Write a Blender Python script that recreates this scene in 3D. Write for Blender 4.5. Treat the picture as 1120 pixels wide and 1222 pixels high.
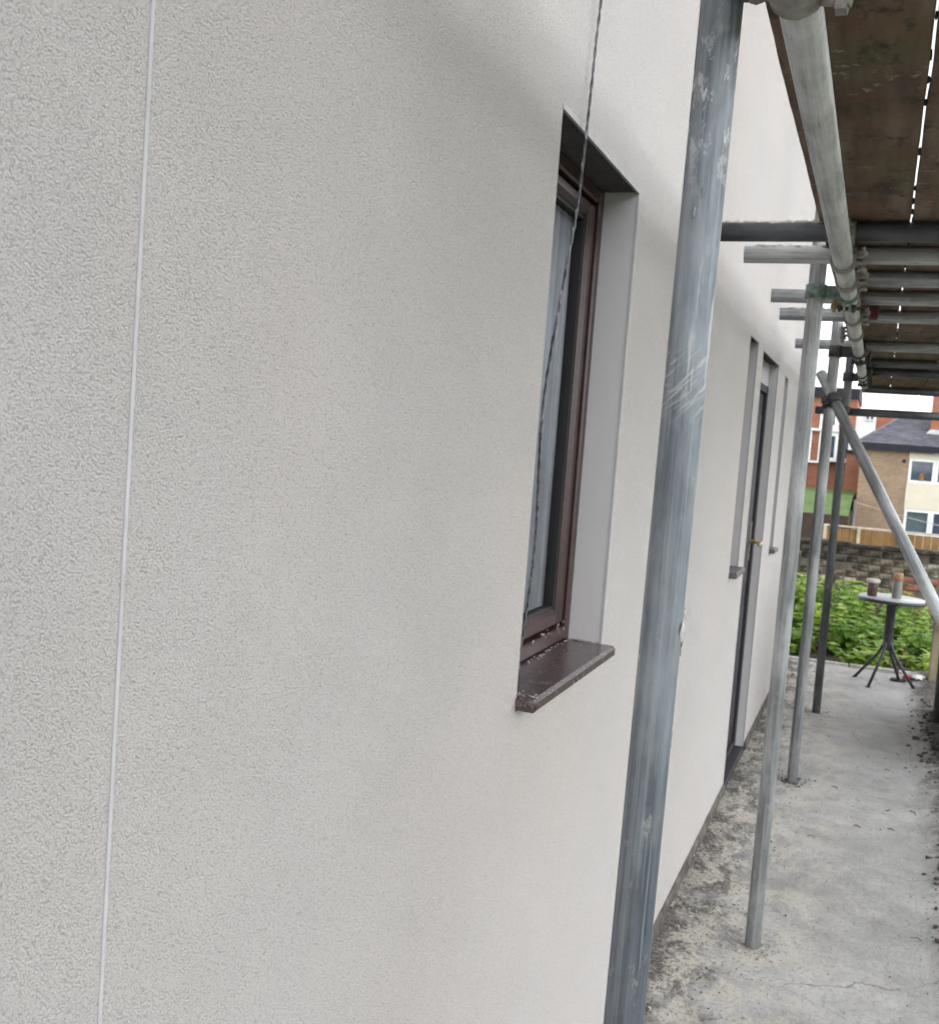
import bpy, bmesh, math, random
from mathutils import Vector, Matrix, noise
random.seed(7)
for o in list(bpy.data.objects):
    bpy.data.objects.remove(o)
SC = bpy.context.scene
COL = SC.collection
rad = math.radians

# ------------------------------------------------------------------ camera
EYE = Vector((0.0, 0.0, 1.53))
cam_d = bpy.data.cameras.new('camera')
cam = bpy.data.objects.new('camera', cam_d)
COL.objects.link(cam)
_R = Vector((0.93284681, 0.3524144, 0.0748393))
_D = Vector((0.09501404, -0.04027593, -0.99466084))
_F = Vector((-0.34751858, 0.93497697, -0.07105559))
cam.matrix_world = Matrix(((_R.x, -_D.x, -_F.x, EYE.x),
                           (_R.y, -_D.y, -_F.y, EYE.y),
                           (_R.z, -_D.z, -_F.z, EYE.z),
                           (0, 0, 0, 1)))
cam_d.sensor_fit = 'VERTICAL'
cam_d.sensor_height = 24.0
cam_d.lens = 1300.0 / 1222.0 * 24.0
cam_d.clip_start = 0.05
cam_d.clip_end = 2000
cam_d.dof.use_dof = True
cam_d.dof.focus_distance = 1.15
cam_d.dof.aperture_fstop = 13.0
SC.camera = cam

# ------------------------------------------------------------------ light
SUN_EL, SUN_AZ = 16.0, 100.0          # azimuth measured from +Y (north) towards +X (east)
w = bpy.data.worlds.new('World')
SC.world = w
w.use_nodes = True
nt = w.node_tree
for n in list(nt.nodes):
    nt.nodes.remove(n)
sky = nt.nodes.new('ShaderNodeTexSky')
sky.sky_type = 'NISHITA'
sky.sun_disc = False
sky.sun_elevation = rad(SUN_EL)
sky.sun_rotation = rad(SUN_AZ)
sky.air_density = 1.0
sky.dust_density = 0.0
sky.ozone_density = 1.0
hs = nt.nodes.new('ShaderNodeHueSaturation')
hs.inputs['Saturation'].default_value = 0.10
bg = nt.nodes.new('ShaderNodeBackground')
bg.inputs['Strength'].default_value = 0.11
wo = nt.nodes.new('ShaderNodeOutputWorld')
nt.links.new(sky.outputs[0], hs.inputs['Color'])
nt.links.new(hs.outputs[0], bg.inputs['Color'])
nt.links.new(bg.outputs[0], wo.inputs['Surface'])
sd = bpy.data.lights.new('sun', 'SUN')
sd.energy = 1.5
sd.angle = rad(178)
sd.color = (0.97, 0.985, 1.0)
sun = bpy.data.objects.new('sun', sd)
COL.objects.link(sun)
_sv = Vector((math.sin(rad(SUN_AZ)) * math.cos(rad(SUN_EL)), math.cos(rad(SUN_AZ)) * math.cos(rad(SUN_EL)), math.sin(rad(SUN_EL))))
sun.rotation_euler = _sv.to_track_quat('Z', 'Y').to_euler()
sun.location = (3, 3, 9)
SC.view_settings.view_transform = 'Standard'
SC.view_settings.look = 'None'
SC.view_settings.gamma = 1.0
SC.view_settings.use_curve_mapping = False
SC.view_settings.exposure = 1.85
SC.render.engine = 'CYCLES'
SC.cycles.use_denoising = True
SC.cycles.denoising_prefilter = 'FAST'
SC.cycles.max_bounces = 8
SC.cycles.diffuse_bounces = 5

# ------------------------------------------------------------------ helpers: objects
def props(o, label=None, cat=None, group=None, kind=None):
    if label: o['label'] = label
    if cat: o['category'] = cat
    if group: o['group'] = group
    if kind: o['kind'] = kind
    return o

def thing(name, label, cat, loc=(0, 0, 0), group=None):
    o = bpy.data.objects.new(name, None)
    o.empty_display_size = 0.1
    COL.objects.link(o)
    o.location = loc
    return props(o, label, cat, group)

def link(name, me, mat=None, parent=None, loc=None):
    o = bpy.data.objects.new(name, me)
    COL.objects.link(o)
    if mat is not None and not me.materials:
        me.materials.append(mat)
    if parent is not None:
        o.parent = parent
    if loc is not None:
        o.location = loc
    return o

def copy_tree(src, parent=None):
    c = src.copy()
    COL.objects.link(c)
    if parent is not None:
        c.parent = parent
    for ch in list(src.children):
        copy_tree(ch, c)
    return c

class MB:
    """collects shapes, builds one mesh"""
    def __init__(s):
        s.v, s.f, s.sm = [], [], []
    def face(s, idx, smooth=False):
        s.f.append(idx); s.sm.append(smooth)
    def box(s, a, b, ch=0.0):
        a = Vector(a); b = Vector(b)
        lo = Vector((min(a.x, b.x), min(a.y, b.y), min(a.z, b.z)))
        hi = Vector((max(a.x, b.x), max(a.y, b.y), max(a.z, b.z)))
        n = len(s.v)
        if ch <= 0:
            for z in (lo.z, hi.z):
                for x, y in ((lo.x, lo.y), (hi.x, lo.y), (hi.x, hi.y), (lo.x, hi.y)):
                    s.v.append((x, y, z))
            for q in ((3, 2, 1, 0), (4, 5, 6, 7), (0, 1, 5, 4), (1, 2, 6, 5), (2, 3, 7, 6), (3, 0, 4, 7)):
                s.face([n + i for i in q])
            return s
        bm = bmesh.new()
        bmesh.ops.create_cube(bm, size=1.0)
        sz = hi - lo
        for v in bm.verts:
            v.co = Vector((v.co.x * sz.x, v.co.y * sz.y, v.co.z * sz.z)) + (lo + hi) / 2
        bmesh.ops.bevel(bm, geom=bm.edges[:], offset=ch, segments=1, affect='EDGES', profile=0.5)
        s.addbm(bm)
        return s
    def addbm(s, bm, smooth=False):
        n = len(s.v)
        bm.verts.index_update()
        for v in bm.verts:
            s.v.append(tuple(v.co))
        for f in bm.faces:
            s.face([n + v.index for v in f.verts], smooth)
        bm.free()
    def ring_frame(s, p0, p1):
        d = (Vector(p1) - Vector(p0)).normalized()
        u = d.orthogonal().normalized()
        return d, u, d.cross(u)
    def tube(s, p0, p1, r, n=16, r1=None, inner=None, caps=True, smooth=True):
        p0 = Vector(p0); p1 = Vector(p1)
        r1 = r if r1 is None else r1
        d, u, w_ = s.ring_frame(p0, p1)
        def ring(p, rr):
            i0 = len(s.v)
            for k in range(n):
                a = 2 * math.pi * k / n
                s.v.append(tuple(p + (u * math.cos(a) + w_ * math.sin(a)) * rr))
            return i0
        a = ring(p0, r); b = ring(p1, r1)
        for k in range(n):
            k2 = (k + 1) % n
            s.face([a + k, a + k2, b + k2, b + k], smooth)
        if inner:
            c = ring(p0, inner); e = ring(p1, inner)
            for k in range(n):
                k2 = (k + 1) % n
                s.face([c + k2, c + k, e + k, e + k2], smooth)
                s.face([a + k2, a + k, c + k, c + k2])
                s.face([b + k, b + k2, e + k2, e + k])
        elif caps:
            s.face([a + k for k in range(n)][::-1])
            s.face([b + k for k in range(n)])
        return s
    def path(s, pts, r, n=8):
        rings = []
        pts = [Vector(p) for p in pts]
        up = None
        for i, p in enumerate(pts):
            d = (pts[min(i + 1, len(pts) - 1)] - pts[max(i - 1, 0)]).normalized()
            if up is None:
                up = d.orthogonal().normalized()
            u = (up - d * up.dot(d)).normalized(); up = u
            w_ = d.cross(u)
            rr = r[i] if isinstance(r, (list, tuple)) else r
            i0 = len(s.v)
            for k in range(n):
                a = 2 * math.pi * k / n
                s.v.append(tuple(p + (u * math.cos(a) + w_ * math.sin(a)) * rr))
            rings.append(i0)
        for a, b in zip(rings, rings[1:]):
            for k in range(n):
                k2 = (k + 1) % n
                s.face([a + k, a + k2, b + k2, b + k], True)
        s.face([rings[0] + k for k in range(n)][::-1]); s.face([rings[-1] + k for k in range(n)])
        return s
    def prism(s, poly, axis, lo, hi):
        """poly of 2-D points; axis 'X','Y','Z' is the extrusion axis"""
        def mk(p, t):
            return {'X': (t, p[0], p[1]), 'Y': (p[0], t, p[1]), 'Z': (p[0], p[1], t)}[axis]
        n = len(s.v); m = len(poly)
        for t in (lo, hi):
            for p in poly:
                s.v.append(mk(p, t))
        s.face([n + i for i in range(m)][::-1]); s.face([n + m + i for i in range(m)])
        for i in range(m):
            j = (i + 1) % m
            s.face([n + i, n + j, n + m + j, n + m + i])
        return s
    def lathe(s, prof, c, n=24):
        rings = []
        for r, z in prof:
            i0 = len(s.v)
            for k in range(n):
                a = 2 * math.pi * k / n
                s.v.append((c[0] + r * math.cos(a), c[1] + r * math.sin(a), c[2] + z))
            rings.append(i0)
        for a, b in zip(rings, rings[1:]):
            for k in range(n):
                k2 = (k + 1) % n
                s.face([a + k, a + k2, b + k2, b + k], True)
        s.face([rings[0] + k for k in range(n)][::-1]); s.face([rings[-1] + k for k in range(n)])
        return s
    def lump(s, c, rx, ry, rz, sub=1, seed=0, amp=0.35):
        bm = bmesh.new()
        bmesh.ops.create_icosphere(bm, subdivisions=sub, radius=1.0)
        for v in bm.verts:
            k = 1 + amp * noise.noise(v.co * 1.7 + Vector((seed * 3.1, seed * 1.7, seed)))
            v.co = Vector((v.co.x * rx * k, v.co.y * ry * k, v.co.z * rz * k)) + Vector(c)
        s.addbm(bm, True)
        return s
    def mesh(s, name):
        me = bpy.data.meshes.new(name)
        me.from_pydata(s.v, [], s.f)
        me.polygons.foreach_set('use_smooth', s.sm)
        bm = bmesh.new(); bm.from_mesh(me)
        bmesh.ops.recalc_face_normals(bm, faces=bm.faces[:])
        bm.to_mesh(me); bm.free()
        me.update()
        return me
    def obj(s, name, mat, parent=None, loc=None):
        return link(name, s.mesh(name), mat, parent, loc)

# ------------------------------------------------------------------ helpers: materials
class NT:
    def __init__(s, name, rough=0.8, metal=0.0, spec=0.4):
        s.m = bpy.data.materials.new(name)
        s.m.use_nodes = True
        s.t = s.m.node_tree
        s.b = s.t.nodes['Principled BSDF']
        s.b.inputs['Roughness'].default_value = rough
        s.b.inputs['Metallic'].default_value = metal
        s.b.inputs['Specular IOR Level'].default_value = spec
        s._tc = None
    def n(s, typ, **kw):
        nd = s.t.nodes.new(typ)
        for k, v in kw.items():
            setattr(nd, k, v)
        return nd
    def l(s, a, b):
        s.t.links.new(a, b)
    @property
    def obj(s):
        if s._tc is None:
            s._tc = s.n('ShaderNodeTexCoord')
        return s._tc.outputs['Object']
    def mapped(s, scale=(1, 1, 1), src=None, loc=(0, 0, 0), rot=(0, 0, 0)):
        mp = s.n('ShaderNodeMapping')
        mp.inputs['Scale'].default_value = scale
        mp.inputs['Location'].default_value = loc
        mp.inputs['Rotation'].default_value = rot
        s.l(src or s.obj, mp.inputs['Vector'])
        return mp.outputs[0]
    def noise(s, scale, detail=4, rough=0.55, vec=None, dist=0.0):
        nd = s.n('ShaderNodeTexNoise')
        nd.inputs['Scale'].default_value = scale
        nd.inputs['Detail'].default_value = detail
        nd.inputs['Roughness'].default_value = rough
        nd.inputs['Distortion'].default_value = dist
        s.l(vec or s.obj, nd.inputs['Vector'])
        return nd.outputs['Fac']
    def ramp(s, fac, stops, interp='LINEAR'):
        r = s.n('ShaderNodeValToRGB')
        r.color_ramp.interpolation = interp
        e = r.color_ramp.elements
        while len(e) < len(stops):
            e.new(0.5)
        for el, (p, c) in zip(e, stops):
            el.position = p
            el.color = (*c, 1) if isinstance(c, (tuple, list)) else (c, c, c, 1)
        s.l(fac, r.inputs[0])
        return r.outputs[0]
    def mix(s, fac, a, b, mode='MIX'):
        m = s.n('ShaderNodeMix', data_type='RGBA', blend_type=mode)
        for sock, val in ((m.inputs[0], fac), (m.inputs[6], a), (m.inputs[7], b)):
            if isinstance(val, (int, float)):
                sock.default_value = val
            elif isinstance(val, (tuple, list)):
                sock.default_value = (*val, 1)
            else:
                s.l(val, sock)
        return m.outputs[2]
    def math(s, op, a, b=None, clamp=False):
        m = s.n('ShaderNodeMath', operation=op, use_clamp=clamp)
        for sock, val in zip(m.inputs, (a, b)):
            if val is None: continue
            if isinstance(val, (int, float)): sock.default_value = val
            else: s.l(val, sock)
        return m.outputs[0]
    def sep(s, vec=None):
        n_ = s.n('ShaderNodeSeparateXYZ')
        s.l(vec or s.obj, n_.inputs[0])
        return n_.outputs
    def color(s, c):
        if isinstance(c, (tuple, list)): s.b.inputs['Base Color'].default_value = (*c, 1)
        else: s.l(c, s.b.inputs['Base Color'])
        return s
    def rough(s, r):
        s.l(r, s.b.inputs['Roughness']); return s
    def bump(s, h, dist=0.002, strength=1.0):
        bp = s.n('ShaderNodeBump')
        bp.inputs['Strength'].default_value = strength
        bp.inputs['Distance'].default_value = dist
        s.l(h, bp.inputs['Height'])
        s.l(bp.outputs[0], s.b.inputs['Normal'])
        return s

def simple(name, c, rough=0.7, metal=0.0, var=0.25, scale=8.0, bump=0.0, bscale=60):
    t = NT(name, rough, metal)
    f = t.noise(scale, 5, 0.6)
    lo = tuple(x * (1 - var) for x in c); hi = tuple(min(1, x * (1 + var)) for x in c)
    t.color(t.ramp(f, [(0.3, lo), (0.7, hi)]))
    if bump:
        t.bump(t.noise(bscale, 4), bump, 0.8)
    return t.m

def m_render(name, c, grain=1.0):
    t = NT(name, 0.92, 0, 0.25)
    big = t.noise(0.9, 3, 0.5)
    mid = t.noise(2.3, 3, 0.6)
    base = t.mix(t.ramp(big, [(0.35, 0.0), (0.7, 1.0)]), c, (c[0] * 1.02, c[1] * 0.985, c[2] * 0.955))
    base = t.mix(t.ramp(mid, [(0.35, 0.0), (0.75, 0.5)]), base, tuple(x * 0.975 for x in c))
    # a faint pinkish bloom where the coat is still drying, and pale trowel joins
    bl = t.ramp(t.noise(1.15, 3, 0.5, t.mapped((1, 1, 0.8), loc=(0.3, 1.9, 0.4))), [(0.48, 0.0), (0.78, 0.7)])
    base = t.mix(bl, base, (c[0] * 1.03, c[1] * 0.985, c[2] * 0.95))
    g1 = t.noise(640, 4, 0.78)
    g2 = t.noise(900, 2, 0.6)
    vo = t.n('ShaderNodeTexVoronoi'); vo.inputs['Scale'].default_value = 520
    t.l(t.obj, vo.inputs['Vector'])
    vary = t.ramp(t.noise(6.0, 3, 0.6), [(0.3, 0.92), (0.7, 1.05)])
    h = t.math('ADD', t.math('MULTIPLY', g1, 1.2), t.math('MULTIPLY', g2, 0.4))
    h = t.math('SUBTRACT', h, t.math('MULTIPLY', vo.outputs['Distance'], 0.7))
    pit = t.ramp(h, [(0.10, 1 - 0.30 * grain), (0.42, 1 - 0.03 * grain), (0.80, 1.0 + 0.08 * grain)])  # relief shading of the grain put into the colour, pits darker, crests lighter
    t.color(t.mix(1.0, base, pit, 'MULTIPLY'))
    t.bump(t.math('MULTIPLY', h, vary), 0.0036 * grain, 1.0)
    return t.m

def m_galv(name, dark, light, seed=0, wiped=False):
    t = NT(name, 0.5, 0.25, 0.5)
    v = t.mapped((1, 1, 0.05), loc=(seed, seed * 2, seed * 3))
    st = t.noise(55, 5, 0.65, v)
    blot = t.noise(7, 5, 0.65, t.mapped((1, 1, 0.45), loc=(seed * 2, 0, seed)))
    fine = t.noise(160, 3, 0.6, t.mapped((1, 1, 0.2)))
    st2 = t.noise(120, 4, 0.7, t.mapped((1, 1, 0.02), loc=(seed * 3, 1, 0)))
    c = t.ramp(st, [(0.36, dark), (0.64, light)])
    c = t.mix(t.ramp(st2, [(0.40, 0.55), (0.55, 0.0)]), c, tuple(x * 0.62 for x in dark))
    pits = t.math('MULTIPLY', t.ramp(t.noise(75, 4, 0.7, t.mapped((1, 1, 0.22), loc=(seed, 8, 0))), [(0.64, 0.0), (0.70, 0.85)]),
                  t.ramp(t.noise(9, 2, 0.5, t.mapped(loc=(4, 0, seed))), [(0.45, 0.0), (0.58, 1.0)]))
    c = t.mix(pits, c, tuple(x * 0.4 for x in dark))
    c = t.mix(t.ramp(blot, [(0.45, 0.0), (0.62, 0.55)]), c, tuple(min(1, x * 1.35 + 0.03) for x in light))
    c = t.mix(t.ramp(blot, [(0.30, 0.5), (0.42, 0.0)]), c, tuple(x * 0.6 for x in dark))
    # cement spatter
    sp = t.math('MULTIPLY', t.ramp(t.noise(38, 6, 0.75, t.mapped((1, 1, 0.5), loc=(seed, 4, 1))), [(0.60, 0.0), (0.67, 1.0)]),
                t.ramp(t.noise(2.7, 2, 0.5, t.mapped(loc=(0, seed, 0))), [(0.45, 0.0), (0.6, 0.9)]))
    c = t.mix(sp, c, (0.50, 0.48, 0.45))
    if wiped:
        # a swipe of render slurry left by a gloved hand, 1.58 to 1.66 m up the pole
        z = t.sep()[2]
        sc = t.math('MULTIPLY', t.ramp(t.noise(46, 6, 0.75, t.mapped((1, 1, 0.55), loc=(1, 2, 3))), [(0.53, 0.0), (0.60, 0.8)]),
                    t.math('MULTIPLY', t.ramp(t.math('SUBTRACT', z, 1.80), [(0.0, 0.0), (0.1, 1.0)]), t.ramp(t.math('SUBTRACT', 2.02, z), [(0.0, 0.0), (0.06, 1.0)])))
        c = t.mix(sc, c, (0.56, 0.57, 0.59))
        bare = t.math('MULTIPLY', t.ramp(t.noise(40, 5, 0.7, t.mapped((1, 1, 0.10), loc=(5, 5, 0))), [(0.54, 0.0), (0.60, 0.55)]),
                      t.math('MULTIPLY', t.ramp(t.math('SUBTRACT', z, 1.57), [(0.0, 0.0), (0.05, 1.0)]), t.ramp(t.math('SUBTRACT', 1.86, z), [(0.0, 0.0), (0.2, 1.0)])))
        c = t.mix(bare, c, (0.55, 0.57, 0.58))
        lo = t.ramp(t.math('SUBTRACT', z, 1.56), [(0.0, 0.0), (0.025, 1.0)])
        hi = t.ramp(t.math('SUBTRACT', 1.655, z), [(0.0, 0.0), (0.02, 1.0)])
        xs_ = t.sep()
        cmb = t.n('ShaderNodeCombineXYZ')
        dgn = t.math('SUBTRACT', xs_[2], t.math('ADD', t.math('MULTIPLY', xs_[0], 1.0), t.math('MULTIPLY', xs_[1], 0.4)))
        t.l(t.math('MULTIPLY', xs_[0], 0.25), cmb.inputs[0]); t.l(t.math('MULTIPLY', xs_[1], 0.25), cmb.inputs[1]); t.l(t.math('MULTIPLY', dgn, 1.7), cmb.inputs[2])
        wv = t.noise(110, 5, 0.65, cmb.outputs[0], 0.5)
        z = dgn
        msk = t.math('MULTIPLY', t.math('MULTIPLY', lo, hi), t.ramp(wv, [(0.50, 0.0), (0.60, 0.6)]))
        c = t.mix(msk, c, (0.52, 0.52, 0.54))
    # fine lengthwise scratches and small rust freckles
    scr = t.ramp(t.noise(420, 2, 0.5, t.mapped((1, 1, 0.012), loc=(seed, 0, 2))), [(0.64, 0.0), (0.70, 0.45)])
    c = t.mix(scr, c, tuple(min(1, x * 1.5) for x in light))
    rs = t.ramp(t.noise(130, 4, 0.7, t.mapped((1, 1, 0.6), loc=(2, seed, 5))), [(0.70, 0.0), (0.76, 0.7)])
    c = t.mix(rs, c, (0.14, 0.085, 0.055))
    t.color(c)
    t.rough(t.ramp(st, [(0.3, 0.62), (0.7, 0.42)]))
    t.bump(t.math('ADD', t.math('MULTIPLY', fine, 0.5), sp), 0.0012, 0.7)
    return t.m

def m_wood(name, a, b, stretch=(1, 0.06, 1), scale=14, stain=None, bump=0.002):
    t = NT(name, 0.85, 0, 0.25)
    g = t.noise(scale, 6, 0.6, t.mapped(stretch))
    k = t.noise(3.1, 4, 0.6)
    c = t.ramp(g, [(0.3, a), (0.7, b)])
    c = t.mix(t.ramp(k, [(0.42, 0.0), (0.66, 0.6)]), c, tuple(x * 0.55 for x in a))
    if stain:
        gr = t.ramp(t.noise(1.3, 4, 0.6, t.mapped(loc=(3, 1, 0))), [(0.5, 0.0), (0.62, 0.8)])
        c = t.mix(gr, c, stain)
        rust = t.ramp(t.noise(5.5, 5, 0.7, t.mapped((1, 0.5, 1), loc=(1, 8, 2))), [(0.50, 0.0), (0.62, 0.65)])
        c = t.mix(rust, c, (0.17, 0.085, 0.055))
        drk = t.ramp(t.noise(11, 6, 0.75, t.mapped((1, 0.6, 1), loc=(5, 3, 2))), [(0.54, 0.0), (0.64, 0.8)])
        c = t.mix(drk, c, (0.035, 0.03, 0.026))
        cem = t.math('MULTIPLY', t.ramp(t.noise(24, 6, 0.75), [(0.56, 0.0), (0.62, 1.0)]),
                     t.ramp(t.noise(3.7, 2, 0.5, t.mapped(loc=(7, 2, 3))), [(0.52, 0.0), (0.60, 0.75)]))
        c = t.mix(cem, c, (0.36, 0.33, 0.28))
    t.color(c)
    t.bump(g, bump, 0.8)
    return t.m

def m_brickwork(name, c1, c2, mortar, sc=1.0):
    t = NT(name, 0.9, 0, 0.2)
    v = t.mapped((1, 1, 1), rot=(rad(90), 0, 0))
    br = t.n('ShaderNodeTexBrick')
    br.inputs['Scale'].default_value = 1.0
    br.inputs['Brick Width'].default_value = 0.225 * sc
    br.inputs['Row Height'].default_value = 0.075 * sc
    br.inputs['Mortar Size'].default_value = 0.010 * sc
    br.inputs['Color1'].default_value = (*c1, 1)
    br.inputs['Color2'].default_value = (*c2, 1)
    br.inputs['Mortar'].default_value = (*mortar, 1)
    t.l(v, br.inputs['Vector'])
    c = t.mix(t.ramp(t.noise(1.6, 5, 0.65), [(0.35, 0.0), (0.7, 0.55)]), br.outputs['Color'], tuple(x * 0.6 for x in c1))
    t.color(c)
    t.bump(br.outputs['Fac'], -0.006, 0.6)
    return t.m

def m_glass(name, tint=(0.55, 0.6, 0.66), ior=1.5):
    t = NT(name)
    t.t.nodes.remove(t.b)
    gl = t.n('ShaderNodeBsdfGlossy'); gl.inputs['Roughness'].default_value = 0.03
    tr = t.n('ShaderNodeBsdfTransparent'); tr.inputs['Color'].default_value = (*tint, 1)
    fr = t.n('ShaderNodeFresnel'); fr.inputs['IOR'].default_value = ior
    mx = t.n('ShaderNodeMixShader')
    ge = t.n('ShaderNodeNewGeometry')
    front = t.math('SUBTRACT', 1.0, ge.outputs['Backfacing'])
    t.l(t.math('MULTIPLY', fr.outputs[0], front), mx.inputs[0]); t.l(tr.outputs[0], mx.inputs[1]); t.l(gl.outputs[0], mx.inputs[2])
    t.l(mx.outputs[0], t.t.nodes['Material Output'].inputs['Surface'])
    return t.m

M = {}
M['render'] = m_render('textured_render', (0.585, 0.566, 0.557))
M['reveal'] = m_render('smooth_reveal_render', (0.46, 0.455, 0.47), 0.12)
M['bead'] = simple('white_plastic_bead', (0.335, 0.33, 0.337), 0.9, 0, 0.1, 30)
M['soffit'] = simple('dark_grey_soffit', (0.06, 0.054, 0.056), 0.95, 0, 0.25, 25, 0.003, 180)  # soffits set much darker than the reveals
M['plinth'] = simple('damp_plinth', (0.085, 0.077, 0.068), 0.95, 0, 0.6, 14, 0.01, 60)
M['mortar'] = simple('pale_mortar', (0.33, 0.31, 0.28), 0.95, 0, 0.4, 22, 0.008, 90)
M['brown_frame'] = simple('brown_woodgrain_frame', (0.036, 0.017, 0.017), 0.34, 0, 0.35, 20, 0.0006, 80)
M['black_gasket'] = simple('black_gasket', (0.012, 0.012, 0.014), 0.6, 0, 0.1)
M['dark_door'] = simple('dark_door_paint', (0.020, 0.018, 0.024), 0.7, 0, 0.2, 9)
M['brass'] = simple('brass', (0.42, 0.34, 0.19), 0.4, 0.8, 0.15, 40)
M['curtain'] = m_wood('net_curtain', (0.15, 0.155, 0.17), (0.36, 0.365, 0.385), (1, 1, 0.03), 34, None, 0.0005)  # vertical pale and dark streaks put fold shading into the colour
M['room'] = simple('room_plaster', (0.24, 0.235, 0.24), 0.95, 0, 0.1, 2)
M['dim_room'] = simple('dim_room', (.13, .155, .19), .8, 0, .4, 3)
M['net_far'] = simple('greenish_net', (.24, .28, .265), .9, 0, .25, 12)
M['glass'] = m_glass('window_glass', (0.94, 0.96, 0.98), 1.55)
M['far_glass'] = m_glass('far_window_glass', (0.8, 0.84, 0.88))
M['cable'] = None

def m_sill():
    t = NT('granite_look_sill', 0.25, 0, 0.5)
    a = t.noise(190, 3, 0.7)
    c = t.ramp(a, [(0.36, (0.022, 0.013, 0.014)), (0.54, (0.052, 0.034, 0.035)), (0.68, (0.15, 0.12, 0.12))])
    dust = t.math('MULTIPLY', t.ramp(t.noise(24, 5, 0.7), [(0.56, 0.0), (0.76, 0.5)]), 0.5)
    t.color(t.mix(dust, c, (0.30, 0.27, 0.27)))
    t.rough(t.ramp(dust, [(0.0, 0.22), (0.5, 0.7)]))
    t.bump(a, 0.001, 0.5)
    return t.m
M['sill'] = m_sill()
M['sill_far'] = simple('pale_sill', (0.09, 0.082, 0.08), 0.5, 0, 0.4, 60)

def m_cable():
    t = NT('paint_spattered_cable', 0.6)
    v = t.mapped((1, 1, 0.35))
    c = t.ramp(t.noise(95, 6, 0.75, v, 0.8), [(0.42, (0.04, 0.041, 0.047)), (0.56, (0.13, 0.13, 0.14)), (0.70, (0.42, 0.42, 0.42))])
    t.color(c)
    return t.m
M['cable'] = m_cable()

M['pole_near'] = m_galv('galvanised_pole_blue_grey', (0.11, 0.132, 0.16), (0.25, 0.278, 0.31), 1.3, True)
M['galv'] = m_galv('galvanised_tube', (0.22, 0.235, 0.245), (0.42, 0.435, 0.445), 4.1)
M['galv_pale'] = m_galv('galvanised_tube_pale', (0.34, 0.345, 0.35), (0.52, 0.525, 0.53), 6.7)
M['galv_dull'] = m_galv('galvanised_tube_dull', (0.055, 0.058, 0.062), (0.11, 0.115, 0.118), 9.9)
M['black_tube'] = m_galv('blackened_tube', (0.028, 0.03, 0.036), (0.075, 0.08, 0.09), 12.4)
M['coupler'] = simple('cement_crusted_coupler', (0.27, 0.255, 0.235), 0.8, 0.2, 0.5, 28, 0.004, 90)
M['coupler_dark'] = simple('oily_coupler', (0.07, 0.068, 0.065), 0.6, 0.4, 0.4, 28, 0.003, 90)
M['coupler_green'] = simple('green_painted_coupler', (0.17, 0.235, 0.20), 0.75, 0.1, 0.6, 60, 0.003, 90)
M['coupler_tan'] = simple('rusty_coupler', (0.33, 0.25, 0.16), 0.8, 0.1, 0.4, 40, 0.003, 90)
M['red_paint'] = simple('red_board_end', (0.12, 0.025, 0.025), 0.8, 0, 0.3, 30)
M['cement'] = simple('cement_splash', (0.44, 0.42, 0.39), 0.95, 0, 0.3, 60, 0.003, 150)
M['cement_grey'] = simple('grey_cement_splash', (0.30, 0.29, 0.275), .95, 0, .4, 90, .002, 150)
M['slurry'] = simple('dried_slurry', (0.19, 0.175, 0.172), 0.95, 0, 0.5, 120)
M['board'] = m_wood('scaffold_board_wood', (0.105, 0.072, 0.056), (0.25, 0.185, 0.145), (1, 0.10, 1), 26, (0.12, 0.115, 0.055))
M['post'] = m_wood('weathered_post', (0.15, 0.125, 0.08), (0.30, 0.26, 0.18), (1, 1, 0.06), 30)
M['fence_dark'] = m_wood('dark_fence_board', (0.035, 0.030, 0.022), (0.08, 0.07, 0.05), (1, 1, 0.06), 22)
M['fence_orange'] = m_wood('orange_fence_board', (0.21, 0.115, 0.045), (0.37, 0.225, 0.10), (1, 1, 0.08), 10)
M['fence_cream'] = m_wood('pale_fence_post', (0.50, 0.44, 0.33), (0.62, 0.56, 0.44), (1, 1, 0.08), 10)
M['table_top'] = simple('pale_table_top', (0.34, 0.35, 0.375), 0.3, 0, 0.15, 9)
M['table_metal'] = simple('dark_table_metal', (0.035, 0.036, 0.042), 0.45, 0.4, 0.3, 20)
M['white_upvc'] = simple('white_upvc', (0.78, 0.79, 0.80), 0.4, 0, 0.04, 3)
M['cream'] = simple('cream_cladding', (0.66, 0.61, 0.50), 0.8, 0, 0.06, 2)
M['fascia'] = simple('dark_fascia', (0.02, 0.022, 0.03), 0.85, 0, 0.2)
M['buff_brick'] = m_brickwork('buff_brick', (0.37, 0.255, 0.17), (0.27, 0.18, 0.125), (0.36, 0.31, 0.25))
M['red_brick'] = m_brickwork('red_brick', (0.40, 0.145, 0.085), (0.33, 0.11, 0.07), (0.36, 0.25, 0.2))
M['dark_brick'] = m_brickwork('dark_brick', (0.075, 0.045, 0.035), (0.05, 0.033, 0.028), (0.08, 0.07, 0.06))
M['slate'] = simple('slate_tile', (0.105, 0.105, 0.130), 0.6, 0, 0.4, 2.2)
M['lead'] = simple('lead_flashing', (0.55, 0.55, 0.56), 0.6, 0, 0.1)
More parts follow.
